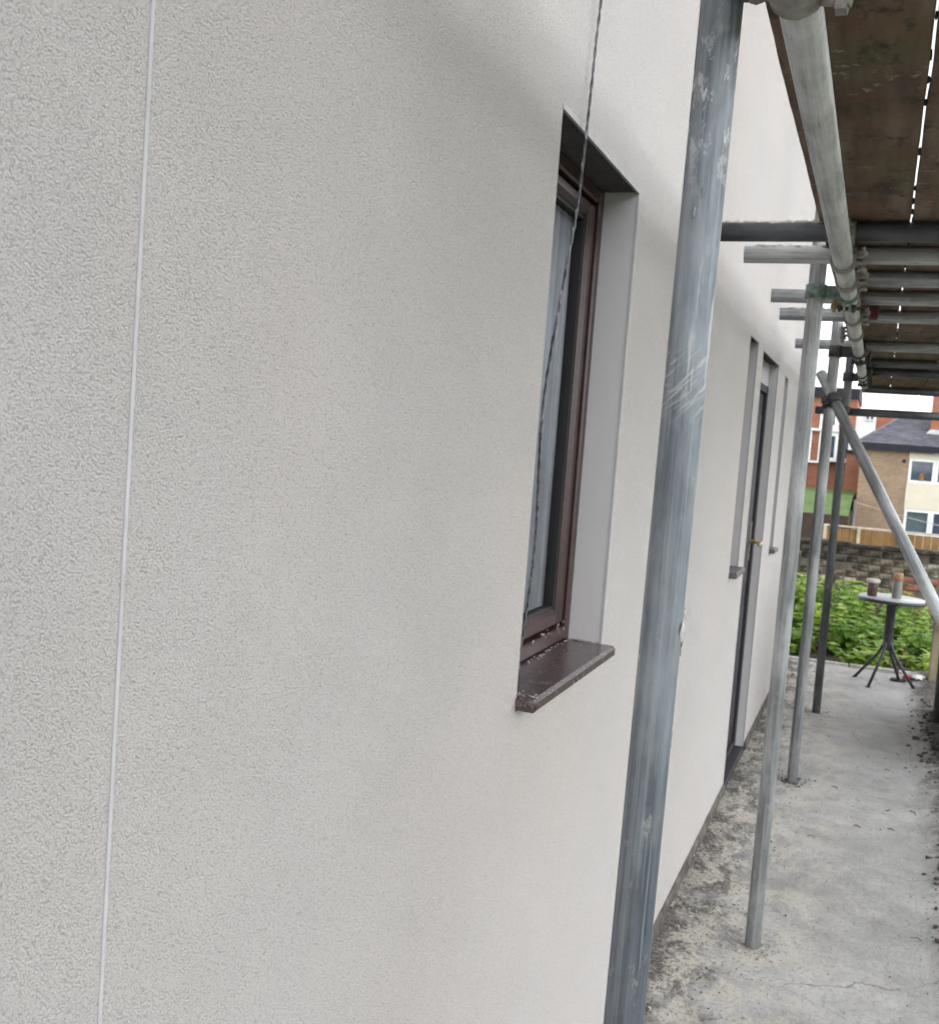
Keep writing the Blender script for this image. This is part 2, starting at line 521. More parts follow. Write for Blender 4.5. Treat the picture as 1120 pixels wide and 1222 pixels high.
def m_leaf(name, c):
    t = NT(name, 0.5, 0, 0.4)
    f = t.noise(14, 3)
    t.color(t.ramp(f, [(0.3, tuple(x * 0.6 for x in c)), (0.7, tuple(x * 1.3 for x in c))]))
    t.b.inputs['Subsurface Weight'].default_value = 0.0
    tl = t.n('ShaderNodeBsdfTranslucent'); tl.inputs['Color'].default_value = (c[0] * 1.5, c[1] * 1.5, c[2] * 0.8, 1)
    mx = t.n('ShaderNodeMixShader'); mx.inputs[0].default_value = 0.45
    out = t.t.nodes['Material Output']
    t.l(t.b.outputs[0], mx.inputs[1]); t.l(tl.outputs[0], mx.inputs[2]); t.l(mx.outputs[0], out.inputs['Surface'])
    return t.m
M['leaf'] = m_leaf('fresh_green_leaf', (0.27, 0.40, 0.09))
M['leaf_light'] = m_leaf('yellow_green_leaf', (0.36, 0.47, 0.13))
M['leaf_dark'] = m_leaf('mid_green_leaf', (0.19, 0.32, 0.07))
M['stem'] = simple('plant_stem', (0.10, 0.14, 0.05), 0.7)
M['soil'] = simple('dark_soil', (0.055, 0.045, 0.036), 0.98, 0, 0.6, 9, 0.02, 40)
M['grass'] = simple('lawn_green', (0.095, 0.155, 0.045), 0.9, 0, 0.3, 3, 0.03, 30)
M['field'] = simple('rough_ground', (0.10, 0.11, 0.06), 0.95, 0, 0.4, 0.7)

def m_path():
    t = NT('dusty_concrete', 0.93, 0, 0.2)
    xyz = t.sep()
    x, y = xyz[0], xyz[1]
    big = t.noise(1.7, 5, 0.62)
    mid = t.noise(6.5, 6, 0.68)
    fine = t.noise(60, 5, 0.7)
    grit = t.noise(260, 3, 0.7)
    c = t.ramp(mid, [(0.28, (0.34, 0.33, 0.32)), (0.52, (0.45, 0.442, 0.43)), (0.75, (0.54, 0.53, 0.51))])
    c = t.mix(t.ramp(big, [(0.40, 0.0), (0.66, 0.55)]), c, (0.30, 0.295, 0.29))
    c = t.mix(t.ramp(fine, [(0.33, 0.45), (0.5, 0.0)]), c, (0.20, 0.19, 0.175))
    # older grey, mossy concrete towards the garden end
    old = t.math('MULTIPLY', t.ramp(t.math('MULTIPLY', y, 0.1), [(0.50, 0.0), (0.78, 0.55)]), t.ramp(big, [(0.2, 0.5), (0.6, 1.0)]))
    c = t.mix(old, c, (0.42, 0.42, 0.425))
    # dirt lying along the foot of the wall and along the fence
    edge = t.ramp(t.math('ADD', x, 0.55), [(0.0, 0.76), (0.14, 0.64), (0.30, 0.42), (0.46, 0.16), (0.75, 0.02)])
    edge2 = t.ramp(x, [(0.16, 0.0), (0.30, 0.35), (0.44, 0.72), (0.6, 0.85)])
    patch = t.noise(6.2, 8, 0.76, t.mapped((1.25, 0.9, 1), loc=(2.2, 5.1, 0)), 0.4)
    e = t.math('ADD', edge, edge2, True)
    msk = t.math('ADD', t.math('MULTIPLY', e, 1.0), t.math('SUBTRACT', patch, 0.98))
    dirt = t.ramp(t.math('MULTIPLY', msk, 3.2, True), [(0.0, 0.0), (0.6, 0.85), (1.0, 0.95)])
    dc = t.ramp(fine, [(0.36, (0.030, 0.026, 0.023)), (0.52, (0.10, 0.088, 0.078)), (0.66, (0.26, 0.24, 0.21))])
    c = t.mix(dirt, c, dc)
    # splashes of fresh render dust lying over the dirt
    sand = t.math('MULTIPLY', t.ramp(t.noise(7.5, 6, 0.68, t.mapped((1.3, 0.8, 1), loc=(9, 2, 0)), 0.3), [(0.46, 0.0), (0.54, 0.95)]), t.ramp(t.math('ADD', x, 0.55), [(0.0, 0.5), (0.12, 1.0), (0.42, 0.8), (0.6, 0.0)]))
    sand = t.math('MULTIPLY', sand, t.ramp(fine, [(0.36, 0.25), (0.52, 1.0)]))
    c = t.mix(sand, c, (0.52, 0.49, 0.43))
    ck = t.n('ShaderNodeTexVoronoi'); ck.feature = 'DISTANCE_TO_EDGE'; ck.inputs['Scale'].default_value = 0.9
    wob = t.n('ShaderNodeVectorMath', operation='ADD')
    nv = t.n('ShaderNodeTexNoise'); nv.inputs['Scale'].default_value = 3.5; nv.inputs['Detail'].default_value = 6
    t.l(t.obj, nv.inputs['Vector'])
    sv = t.n('ShaderNodeVectorMath', operation='SCALE'); sv.inputs['Scale'].default_value = 0.35
    t.l(nv.outputs['Color'], sv.inputs[0]); t.l(t.obj, wob.inputs[0]); t.l(sv.outputs[0], wob.inputs[1]); t.l(wob.outputs[0], ck.inputs['Vector'])
    crack = t.math('MULTIPLY', t.ramp(ck.outputs['Distance'], [(0.0, 0.7), (0.0045, 0.0)]), t.ramp(t.noise(1.9, 3, 0.6), [(0.45, 0.0), (0.6, 1.0)]))
    c = t.mix(crack, c, (0.08, 0.075, 0.07))
    damp = t.ramp(t.noise(2.6, 5, 0.65, t.mapped(loc=(4, 7, 1))), [(0.50, 0.0), (0.64, 0.38)])
    c = t.mix(damp, c, (0.20, 0.195, 0.19))
    t.color(c)
    h = t.math('ADD', t.math('MULTIPLY', fine, 0.7), t.math('MULTIPLY', grit, 0.35))
    h = t.math('ADD', h, t.math('MULTIPLY', patch, 0.7))
    t.bump(h, 0.016, 1.0)
    return t.m
M['path'] = m_path()

# ================================================================== GROUND
def terrain(x, y):
    if y < 11.0: return -0.10
    if y < 14.5: return -0.10 - 1.15 * (y - 11.0) / 3.5
    if y < 34: return -1.25 - 1.95 * (y - 14.5) / 19.5
    return -3.2
def grid(xs, ys, fz):
    mb = MB()
    for y in ys:
        for x in xs:
            mb.v.append((x, y, fz(x, y)))
    n = len(xs)
    for j in range(len(ys) - 1):
        for i in range(n - 1):
            mb.face([j * n + i, j * n + i + 1, (j + 1) * n + i + 1, (j + 1) * n + i], True)
    return mb
xs = [-600, -200, -80, -40, -20, -10, -5, -2, 0, 2, 5, 10, 20, 40, 80, 200, 600]
ys = [-400, -100, -30, -10, 0, 5, 11, 12, 13, 14.5, 18, 24, 30, 34, 40, 60, 100, 300, 900]
props(grid(xs, ys, terrain).obj('ground', M['field']), kind='structure')

def frange(a, b, st):
    n_ = int(round((b - a) / st)); return [a + (b - a) * i / n_ for i in range(n_ + 1)]
def path_z(x, y):
    z = 0.010 * noise.noise(Vector((x * 2.1, y * 1.3, 0))) + 0.005 * noise.noise(Vector((x * 9, y * 7, 3)))
    d = x + 0.55                                   # crumbs and dirt banked against the wall
    if d < 0.34:
        z += (0.34 - d) ** 2 * 0.09 * (0.5 + 1.0 * abs(noise.noise(Vector((x * 6, y * 4.3, 9)))))
    if x > 0.30:
        z += min(0.07, (x - 0.30) * 0.4) * (0.45 + 0.9 * abs(noise.noise(Vector((x * 4, y * 2.2, 5)))))
    return z
pm = grid(frange(-0.56, 0.80, 0.02), frange(-2.0, 8.62, 0.03), path_z)
# slab edge turned down into the bed
n0 = len(frange(-0.56, 0.80, 0.02)); last = len(pm.v) - n0
for i in range(n0):
    x, y, z = pm.v[last + i]
    y += 0.05 * noise.noise(Vector((x * 3, 1, 2)))
    pm.v[last + i] = (x, y, z)
    pm.v.append((x, y + 0.01, -0.12))
for i in range(n0 - 1):
    pm.face([last + i, last + i + 1, last + n0 + i + 1, last + n0 + i])
props(pm.obj('concrete_path', M['path']), kind='structure')

# soil bed behind the slab
props(grid(frange(-3.0, 2.2, 0.1), frange(8.5, 12.02, 0.1),
           lambda x, y: -0.055 + 0.05 * noise.noise(Vector((x * 2, y * 2, 0)))).obj('soil_bed', M['soil']), kind='structure')
# side yard beyond the path
props(grid(frange(0.78, 9.0, 0.3), frange(-6, 8.6, 0.4),
           lambda x, y: 0.03 + 0.04 * noise.noise(Vector((x, y, 0)))).obj('side_yard', M['field']), kind='structure')

# edging stones along the end of the slab
x = -1.3
k = 0
kerb = thing('path_edging', 'pale concrete edging strip along the end of the path before the weeds', 'edging', (0, 8.68, 0))
while x < 0.55:
    L_ = random.uniform(0.26, 0.40)
    MB().box((x, -0.028 + random.uniform(-.012, .012), -0.10), (x + L_ - 0.008, 0.028 + random.uniform(-.01, .01), 0.012 + random.uniform(0, .014)), 0.006).obj('edging_stone', M['cement'], kerb)
    x += L_

# crumbs of mortar and soil on the ground
def crumbs(name, n, mat, fx, fy, r0, r1, kind='stuff'):
    mb = MB()
    for i in range(n):
        x = fx(); y = fy()
        r = random.uniform(r0, r1) * (0.6 + 0.9 * random.random() ** 4)
        z = path_z(x, y)
        a = random.uniform(0, 6.28)
        i0 = len(mb.v)
        pts = []
        for j in range(5):
            t_ = a + j * 1.2566
            q = r * random.uniform(0.6, 1.2)
            mb.v.append((x + q * math.cos(t_), y + q * math.sin(t_), z - 0.002))
        for j in range(5):
            t_ = a + 0.3 + j * 1.2566
            q = r * random.uniform(0.35, 0.8)
            mb.v.append((x + q * math.cos(t_), y + q * math.sin(t_), z + r * random.uniform(0.4, 0.9)))
        for j in range(5):
            mb.face([i0 + j, i0 + (j + 1) % 5, i0 + 5 + (j + 1) % 5, i0 + 5 + j])
        mb.face([i0 + 5 + j for j in range(5)])
    o = mb.obj(name, mat)
    return props(o, kind=kind)
def wallside(): return -0.525 + abs(random.gauss(0, 0.17))
def fenceside(): return 0.47 - abs(random.gauss(0, 0.10))
def anyx(): return random.uniform(-0.5, 0.45)
def ydist(): return 1.0 + 7.4 * random.random() ** 0.9
crumbs('soil_crumbs', 6000, simple('dirt_crumb', (.10, .09, .08), .95, 0, .6, 30), lambda: wallside() if random.random() < .62 else fenceside(), ydist, 0.0010, 0.0046)
crumbs('mortar_crumbs', 5000, M['mortar'], lambda: wallside() if random.random() < .85 else anyx(), ydist, 0.0012, 0.0055)
crumbs('path_grit', 200, M['soil'], anyx, ydist, 0.001, 0.004)

for i_, (px_, py_) in enumerate(((-0.232, 3.456), (-0.251, 5.335), (-0.224, 6.91))):
    def fx_(px_=px_): return px_ + random.gauss(0, .045)
    def fy_(py_=py_): return py_ + random.gauss(0, .05)
    crumbs('foot_crumbs', 240, M['mortar'] if i_ != 1 else M['soil'], fx_, fy_, 0.0015, 0.007)

cl_ = MB()
for i in range(210):                            # clods of soil shoved to the right hand edge
    cy_, sp_ = ((3.75, .35), (4.35, .2), (6.2, .35), (6.9, .4))[i % 4]
    x = 0.44 - abs(random.gauss(0, .055)); y = random.gauss(cy_, sp_)
    r = random.uniform(.003, .012) * (1.5 if random.random() < .10 else 1)
    cl_.lump((x, y, path_z(x, y) + r * .3), r * random.uniform(.8, 1.4), r * random.uniform(.8, 1.4), r * .7, 1, i * 2.3, 1.0)
props(cl_.obj('soil_clods', simple('clod_soil', (.075, .064, .054), .98, 0, .6, 40, .004, 120)), 'dark clods of soil along the right edge of the path', 'soil', kind='stuff')
tw_ = MB()
for i in range(20):                             # twigs and straw blown over the concrete
    x = random.uniform(-.35, .42) if i % 3 else random.uniform(.1, .42); y = 2.6 + 4.5 * random.random(); a_ = random.uniform(0, 3.14); L_ = random.uniform(.012, .05)
    tw_.path([(x, y, path_z(x, y) + .003), (x + L_ * .5 * math.cos(a_), y + L_ * .5 * math.sin(a_), path_z(x, y) + .006), (x + L_ * math.cos(a_ + .4), y + L_ * math.sin(a_ + .4), path_z(x, y) + .003)], random.uniform(.0008, .0022), 5)
props(tw_.obj('twigs', M['soil']), 'scattered dark twigs and straw on the concrete path', 'twigs', kind='stuff')

# ================================================================== THE RENDERED HOUSE
W = -0.525
ZT = 5.3
Y0, Y1 = -2.5, 8.08
# openings: y0, y1, z0, z1
OPEN = {'window': (1.70, 2.285, 1.078, 2.063), 'slit': (4.44, 4.725, 1.03, 2.006),
        'door': (4.95, 5.715, 0.03, 1.995), 'slit2': (6.14, 6.34, 1.0, 1.972)}
def wall_holes(xf, xb, y0, y1, z0, z1, holes):
    mb = MB()
    ysb = sorted({y0, y1, *[h[0] for h in holes], *[h[1] for h in holes]})
    zsb = sorted({z0, z1, *[h[2] for h in holes], *[h[3] for h in holes]})
    vid = {}
    def vv(x, y, z):
        k_ = (x, round(y, 5), round(z, 5))
        if k_ not in vid:
            vid[k_] = len(mb.v); mb.v.append((x, y, z))
        return vid[k_]
    def solid(i, j):
        if i < 0 or j < 0 or i >= len(ysb) - 1 or j >= len(zsb) - 1: return False
        cy = (ysb[i] + ysb[i + 1]) / 2; cz = (zsb[j] + zsb[j + 1]) / 2
        return not any(h[0] < cy < h[1] and h[2] < cz < h[3] for h in holes)
    for i in range(len(ysb) - 1):
        for j in range(len(zsb) - 1):
            if not solid(i, j): continue
            a, b, c, d = ysb[i], ysb[i + 1], zsb[j], zsb[j + 1]
            mb.face([vv(xf, a, c), vv(xf, b, c), vv(xf, b, d), vv(xf, a, d)])
            mb.face([vv(xb, a, d), vv(xb, b, d), vv(xb, b, c), vv(xb, a, c)])
            if not solid(i - 1, j): mb.face([vv(xf, a, c), vv(xf, a, d), vv(xb, a, d), vv(xb, a, c)])
            if not solid(i + 1, j): mb.face([vv(xf, b, d), vv(xf, b, c), vv(xb, b, c), vv(xb, b, d)])
            if not solid(i, j - 1): mb.face([vv(xf, b, c), vv(xf, a, c), vv(xb, a, c), vv(xb, b, c)])
            if not solid(i, j + 1): mb.face([vv(xf, a, d), vv(xf, b, d), vv(xb, b, d), vv(xb, a, d)])
    return mb
house = thing('rendered_house', 'house side wall in fresh cream render with brown window and dark door', 'house', (0, 0, 0))
RV = -0.598
wall_holes(W, RV, Y0, Y1, 0.052, ZT, list(OPEN.values())).obj('wall', M['render'], house)
inn = [(a + .0, b - .0, c, d) for a, b, c, d in OPEN.values()]
wall_holes(RV - 0.001, -0.86, Y0, Y1, -0.1, ZT, inn).obj('inner_wall', M['room'], house)
# plinth under the render
for (ya, yb) in ((Y0, 4.93), (5.735, Y1)):
    pl = grid(frange(ya, yb, 0.045), [-0.1, -0.02, 0.0, 0.02, 0.040, 0.0475, 0.0508], lambda a_, b_: 0.0)
    pl.v = [((-0.515 if b_ < .05 else -0.527) + 0.006 * noise.noise(Vector((a_ * 8, b_ * 30, 1))) - (0.004 if b_ > .045 else 0), a_, b_) for a_, b_, _ in pl.v]
    pl.obj('plinth', M['plinth'], house)
ml = MB()                                     # ragged mortar droppings left on the plinth
rnd = random.Random(3)
for i in range(240):
    y = rnd.uniform(0.6, 8.0)
    if 4.9 < y < 5.75: continue
    ml.lump((-0.531 + rnd.uniform(-.004, .006), y, rnd.uniform(0.0, 0.030)), rnd.uniform(.002, .006), rnd.uniform(.006, .035), rnd.uniform(.002, .006), 1, i)
props(ml.obj('mortar_droppings', M['mortar'], house), kind='stuff')
# other walls and a flat roof close the house
MB().box((-5.2, Y1 - 0.30, -0.1), (-0.862, Y1 - 0.002, ZT)).obj('end_wall', M['render'], house)
MB().box((-5.2, Y0, -0.1), (-0.862, Y0 + 0.30, ZT)).obj('end_wall', M['render'], house)
MB().box((-5.5, Y0, -0.1), (-5.2, Y1, ZT)).obj('back_wall', M['render'], house)
MB().box((-5.6, Y0 - .1, ZT + .002), (-0.50, Y1 + .1, ZT + 0.16)).obj('roof', M['lead'], house)
MB().box((-5.2, Y0 + .3, -0.05), (-0.862, Y1 - .3, 0.0)).obj('floor', M['room'], house)
MB().box((-5.2, Y0 + .3, 2.45), (-0.862, Y1 - .3, 2.55)).obj('ceiling', M['room'], house)
MB().box((-5.2, 3.5, 0.0), (-0.862, 3.6, 2.45)).obj('partition', M['room'], house)
MB().box((-2.6, 0.3, 0.0), (-2.5, 3.5, 2.45)).obj('partition', M['room'], house)
# stop bead
MB().box((W - .003, 0.6722, 0.052), (W + 0.0014, 0.6762, ZT), 0.0006).obj('render_bead', M['bead'], house)

def lining(key, bead_w=0.010):
    a, b, c, d = OPEN[key]
    g = 0.003
    # near and far reveals, head, each a thin skin of smooth render
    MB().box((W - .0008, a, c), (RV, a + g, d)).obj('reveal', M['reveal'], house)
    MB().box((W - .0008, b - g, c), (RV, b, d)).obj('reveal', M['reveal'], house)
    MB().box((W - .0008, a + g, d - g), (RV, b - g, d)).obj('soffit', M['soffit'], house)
    be = MB()
    be.box((W - .004, a - .001, d - g - 0.003), (W + .0014, b + .003, d + 0.003))
    be.box((W - .004, b - g - 0.001, c), (W + .0014, b + .003, d - g - 0.0032))
    be.obj('corner_bead', M['bead'], house)

for k_ in OPEN: lining(k_)

def frame_ring(mb, x0, x1, a, b, c, d, wl, wr, wb, wt, ch=0.004):
    mb.box((x0, a, c), (x1, a + wl, d), ch)
    mb.box((x0, b - wr, c), (x1, b, d), ch)
    mb.box((x0, a + wl - .001, c), (x1 - .0015, b - wr + .001, c + wb), ch)
    mb.box((x0, a + wl - .001, d - wt), (x1 - .0015, b - wr + .001, d), ch)
    return mb
# ---- main window
a, b, c, d = OPEN['window']
win = frame_ring(MB(), RV - .046, RV + .001, a + .003, b - .003, c + .028, d - .003, .030, .030, .03, .03).obj('window', M['brown_frame'], house)
props(win, 'brown framed window with granite look sill in the near wall')
frame_ring(MB(), RV - .043, RV - .006, a + .034, b - .034, c + .059, d - .034, .040, .040, .040, .034, .010).obj('sash', M['brown_frame'], win)
gk = frame_ring(MB(), RV - .040, RV - .018, a + .074, b - .074, c + .099, d - .068, .010, .010, .006, .008, 0)
gk.obj('gasket', M['black_gasket'], win)
MB().box((RV - .033, a + .0845, c + .1055), (RV - .029, b - .0845, d - .0765)).obj('pane', M['glass'], win)
sl = MB().box((RV - .06, a - .004, c + .002), (-0.489, b - .014, c + .027), 0.006)
sl.obj('window_sill', M['sill'], win)
sp = MB()
for i in range(95):                            # render slurry left along the rail, in the corner and on the sill
    k_ = i % 5
    if k_ < 2: q = (RV + rnd.uniform(.001, .012), a + .02 + (b - a - .04) * rnd.random(), c + .0275); r3 = (.0035, rnd.uniform(.003, .012), .0014)
    elif k_ == 2: q = (RV + .001, b - .05 - abs(rnd.gauss(0, .12)), c + .062 + rnd.gauss(0, .006)); r3 = (.0012, rnd.uniform(.002, .009), rnd.uniform(.001, .004))
    elif k_ == 3: q = (rnd.uniform(-.594, -.525), b - .016 - abs(rnd.gauss(0, .006)), c + .0275); r3 = (rnd.uniform(.002, .008), rnd.uniform(.002, .005), rnd.uniform(.001, .004))
    else: q = (-0.489 + rnd.uniform(-.05, .0005), a + .004 + abs(rnd.gauss(0, .018)), c + rnd.choice((.0275, .0275, .012)) ); r3 = (rnd.uniform(.002, .007), rnd.uniform(.002, .010), .0015)
    sp.lump(q, *[v_ * .8 for v_ in r3], 1, i * 1.37, 1.3)
props(sp.obj('render_splash', M['slurry'], win), kind='stuff')

# ---- two slit windows
for key in ('slit', 'slit2'):
    a, b, c, d = OPEN[key]
    sw = frame_ring(MB(), RV - .07, RV - .002, a + .003, b - .003, c + .03, d - .003, .04, .04, .045, .04).obj('window', M['brown_frame'], house)
    props(sw, 'narrow window slit before the dark door' if key == 'slit' else 'narrow window slit beyond the dark door')
    MB().box((RV - .045, a + .042, c + .074), (RV - .040, b - .042, d - .042)).obj('pane', M['glass'], sw)
    MB().box((RV - .05, a - .002, c + .002), (-0.492, b - .006, c + .027), 0.005).obj('window_sill', M['sill_far'], sw)
# ---- door
a, b, c, d = OPEN['door']
RD = -0.565
MB().box((RD - .075, a + .003, 1.88), (RD - .004, b - .003, d - .003), .003).obj('door_head_panel', M['reveal'], house)
dr = MB().box((RD - .06, a + .050, c + .035), (RD - .016, b - .050, 1.84), .004).obj('door', M['dark_door'], house)
frame_ring(MB(), RD - .070, RD + .001, a + .003, b - .003, c + .002, 1.879, .046, .046, .03, .036, .003).obj('door_frame', M['dark_door'], dr)
pnl = MB()
for (z0, z1) in ((0.16, 0.78), (0.90, 1.74)):
    for (f0, f1) in ((.12, .355), (.41, .645)):
        pnl.box((RD - .017, a + f0, z0), (RD - .008, a + f1, z1), .006)
pnl.obj('door_moulding', M['dark_door'], dr)
h = MB()
h.box((RD - .017, b - .118, 1.00), (RD - .010, b - .082, 1.20), .002)
h.tube((RD - .012, b - .10, 1.10), (RD + .05, b - .10, 1.10), .009, 12)
h.path([(RD + .046, b - .10, 1.10), (RD + .05, b - .125, 1.101), (RD + .048, b - .17, 1.098), (RD + .043, b - .215, 1.092)], [.009, .009, .008, .007], 10)
h.obj('door_handle', M['brass'], dr)
MB().box((RD - .08, a - .02, -0.02), (-0.520, b - .004, c + .001), .006).obj('threshold', M['dark_door'], dr)

# net curtain hanging behind the pane
cm = MB()
nW, nZ = 90, 2
a, b, c, d = OPEN['window']
for j, z in enumerate((c + .102, d - .071)):
    for i in range(nW + 1):
        y = a + .079 + (b - a - .158) * i / nW
        xx = RV - .0395 + 0.0022 * math.sin(i * .62) * (0.7 + .3 * math.sin(i * .23)) + .0008 * math.sin(i * 1.7)
        cm.v.append((xx, y, z))
for i in range(nW):
    cm.face([i, i + 1, nW + 1 + i + 1, nW + 1 + i], True)
co = cm.obj('net_curtain', M['curtain'])
sol = co.modifiers.new('thickness', 'SOLIDIFY'); sol.thickness = 0.0010
props(co, 'pale net curtain hanging in folds behind the near window glass', 'curtain')

# cable hanging down the wall across the window
ctrl = [(-0.512, 1.861, 2.60), (-0.514, 1.832, 2.28), (-0.515, 1.826, 2.204), (-0.514, 1.795, 1.946), (-0.520, 1.772, 1.815),
        (-0.545, 1.786, 1.59), (-0.566, 1.872, 1.36), (-0.578, 1.893, 1.22), (-0.585, 1.895, 1.13), (-0.583, 1.89, 1.108)]
def catmull(P, n=10):
    P = [Vector(p) for p in P]; P = [P[0] * 2 - P[1]] + P + [P[-1] * 2 - P[-2]]
    out = []
    for i in range(1, len(P) - 2):
        for k in range(n):
            t_ = k / n
            out.append(0.5 * ((2 * P[i]) + (P[i + 1] - P[i - 1]) * t_ + (2 * P[i - 1] - 5 * P[i] + 4 * P[i + 1] - P[i + 2]) * t_ ** 2 + (3 * P[i] - P[i - 1] - 3 * P[i + 1] + P[i + 2]) * t_ ** 3))
    out.append(P[-2]); return out
cp = catmull(ctrl, 12)
cp = [p + Vector((0, 0.0012 * noise.noise(Vector((p.z * 9, 0, 0))), 0)) for p in cp]
cr = [0.0040 + 0.0010 * noise.noise(Vector((p.z * 40, 1, 0))) + 0.0012 * max(0, noise.noise(Vector((p.z * 17, 5, 0)))) for p in cp]
cb = MB()
for ph in (0.0, math.pi):
    st_ = []
    L_ = 0.0
    fine_ = []
    for p_, q_ in zip(cp, cp[1:]):
        for k_ in range(4): fine_.append(p_.lerp(q_, k_ / 4))
    for n_, p_ in enumerate(fine_):
        if n_: L_ += (p_ - fine_[n_ - 1]).length
        an = L_ / 0.055 * 2 * math.pi + ph
        st_.append(p_ + Vector((math.cos(an), math.sin(an), 0)) * 0.0011)
    cb.path(st_, [0.00165 + 0.0004 * noise.noise(Vector((p_.z * 60, ph, 2))) for p_ in st_], 6)
props(cb.obj('cable', M['cable']), 'dark paint spattered twisted cable hanging down across the near window', 'cable')

# ================================================================== SCAFFOLD
R_ = 0.02415
def tube_thing(name, p0, p1, mat, label, cat='scaffold tube', group=None, r=R_, n=28):
    """steel tube: a hollow mesh along its own Z, placed and turned as one object"""
    p0 = Vector(p0); p1 = Vector(p1)
    L = (p1 - p0).length
    o = MB().tube((0, 0, 0), (0, 0, L), r, n, inner=r - 0.004).obj(name, mat)
    o.rotation_euler = (p1 - p0).to_track_quat('Z', 'X').to_euler()
    o.location = p0
    return props(o, label, cat, group)

GS = 'upright scaffold standards along the path'
near = thing('scaffold_standard', 'nearest blue grey galvanised pole, wide and streaked, in front of the wall', 'scaffold pole', (-0.2345, 1.285, 0.0), GS)
st = MB().tube((0, 0, 0), (0, 0, 4.6), R_, 40, inner=R_ - .004).obj('pole', M['pole_near'], near)
near.rotation_euler = (0, rad(0.45), 0)
sp = MB()
for (ang, z, rr, rz) in ((0, 1.316, .012, .020), (8, 1.332, .010, .016), (15, 1.30, .010, .015), (10, 1.195, .007, .017), (22, 1.180, .008, .010), (-150, 1.28, .006, .012), (-100, 1.80, .006, .01)):
    q = rad(ang)
    sp.lump((math.cos(q) * R_ * .97, math.sin(q) * R_ * .97, z), rr * .28, rr * .62, rz * .75, 2, ang + z, .9)
props(sp.obj('cement_splash', M['cement_grey'], near), kind='stuff')
tube_thing('scaffold_standard', (-0.232, 3.456, 0.0), (-0.228, 3.456, 4.6), M['galv'], 'grey galvanised standard second from the camera with its foot on bare concrete', 'scaffold pole', GS)
tube_thing('scaffold_standard', (-0.251, 5.335, 0.0), (-0.240, 5.33, 4.6), M['galv'], 'slim galvanised standard third along, streaked half light half dark', 'scaffold pole', GS)
tube_thing('scaffold_standard', (-0.224, 6.91, 0.0), (-0.232, 6.91, 4.6), M['galv_dull'], 'dark dull standard farthest along the path beside the green weeds', 'scaffold pole', GS)
for y, lb in ((-1.10, 'outer row standard behind the viewer'), (3.84, 'outer row standard at the foot of the sloping brace'), (5.40, 'outer row standard before the side fence begins'), (6.96, 'outer row standard beside the brown side fence posts')):
    tube_thing('scaffold_standard', (0.452, y, 0.0), (0.452, y, 4.6), M['galv_dull'], lb, 'scaffold pole', 'outer scaffold standards by the fence', n=16)

tube_thing('scaffold_ledger', (-0.124, -1.2, 2.026), (-0.150, 7.6, 2.040), M['galv_pale'], 'pale long ledger tube running under the inner edge of the boarded deck', 'scaffold tube', 'ledger tubes')
tube_thing('scaffold_ledger', (0.510, -1.2, 2.03), (0.510, 9.6, 2.04), M['galv'], 'long ledger tube under the outer edge of the boarded deck', 'scaffold tube', 'ledger tubes', n=16)
GP = 'cross tubes under the deck'
putlogs = [(-0.6, -.42, 'galv', 'galvanised cross tube under the deck behind the viewer'),
           (1.20, -.40, 'galv', 'galvanised cross tube under the deck above the nearest pole'),
           (2.917, -.47, 'black_tube', 'blackened cross tube, nearest one below the deck, crusted with cement on top'),
           (3.240, -.422, 'galv_pale', 'pale cross tube just behind the blackened one, open end towards the wall'),
           (3.64, -.10, 'galv', 'short brownish cross tube stopping at the inner ledger'),
           (4.05, -.421, 'galv', 'grey cross tube with open end beside the green coupler'),
           (4.56, -.434, 'galv', 'spotted grey cross tube next after the green coupler'),
           (5.70, -.455, 'galv', 'smooth grey cross tube level with the third standard'),
           (6.60, -.15, 'galv_dull', 'dark cross tube in the deck shade past the third standard'),
           (7.25, -.15, 'black_tube', 'black cross tube far down the deck'),
           (8.95, -.17, 'black_tube', 'black cross tube carrying the far end of the deck')]
for y, xl, mt, lb in putlogs:
    z = 2.1055
    tube_thing('putlog_tube', (xl, y, z - 0.002), (0.58, y + random.uniform(-.01, .01), z + .0), M[mt], lb, 'scaffold tube', GP, n=24)
# cement crust along the top of the blackened tube
cc = MB()
for i in range(110):
    yy_, xr_ = ((2.917, (-.46, -.17)), (3.24, (-.41, -.19)), (4.56, (-.42, -.2)))[0 if i < 60 else 1 if i < 90 else 2]
    cc.lump((rnd.uniform(*xr_), yy_ + rnd.uniform(-.010, .010), 2.1265), rnd.uniform(.005, .026), rnd.uniform(.005, .012), rnd.uniform(.003, .008), 1, i, .8)
props(cc.obj('cement_crust', M['cement']), 'pale lumpy cement crust lying along the tops of the cross tubes near the wall', 'cement', kind='stuff')
tube_thing('guard_tube', (-0.40, 6.968, 1.835), (0.60, 6.86, 1.835), M['black_tube'], 'dark horizontal tube crossing below the far deck in front of the red house', 'scaffold tube')
BR0, BR1 = Vector((-0.30, 5.395, 1.935)), Vector((0.415, 4.075, 0.725))
tube_thing('scaffold_brace', BR0, BR1 + (BR1 - BR0) * .12, M['galv'], 'sloping brace tube coming down to the right in front of the brick house', 'scaffold tube')

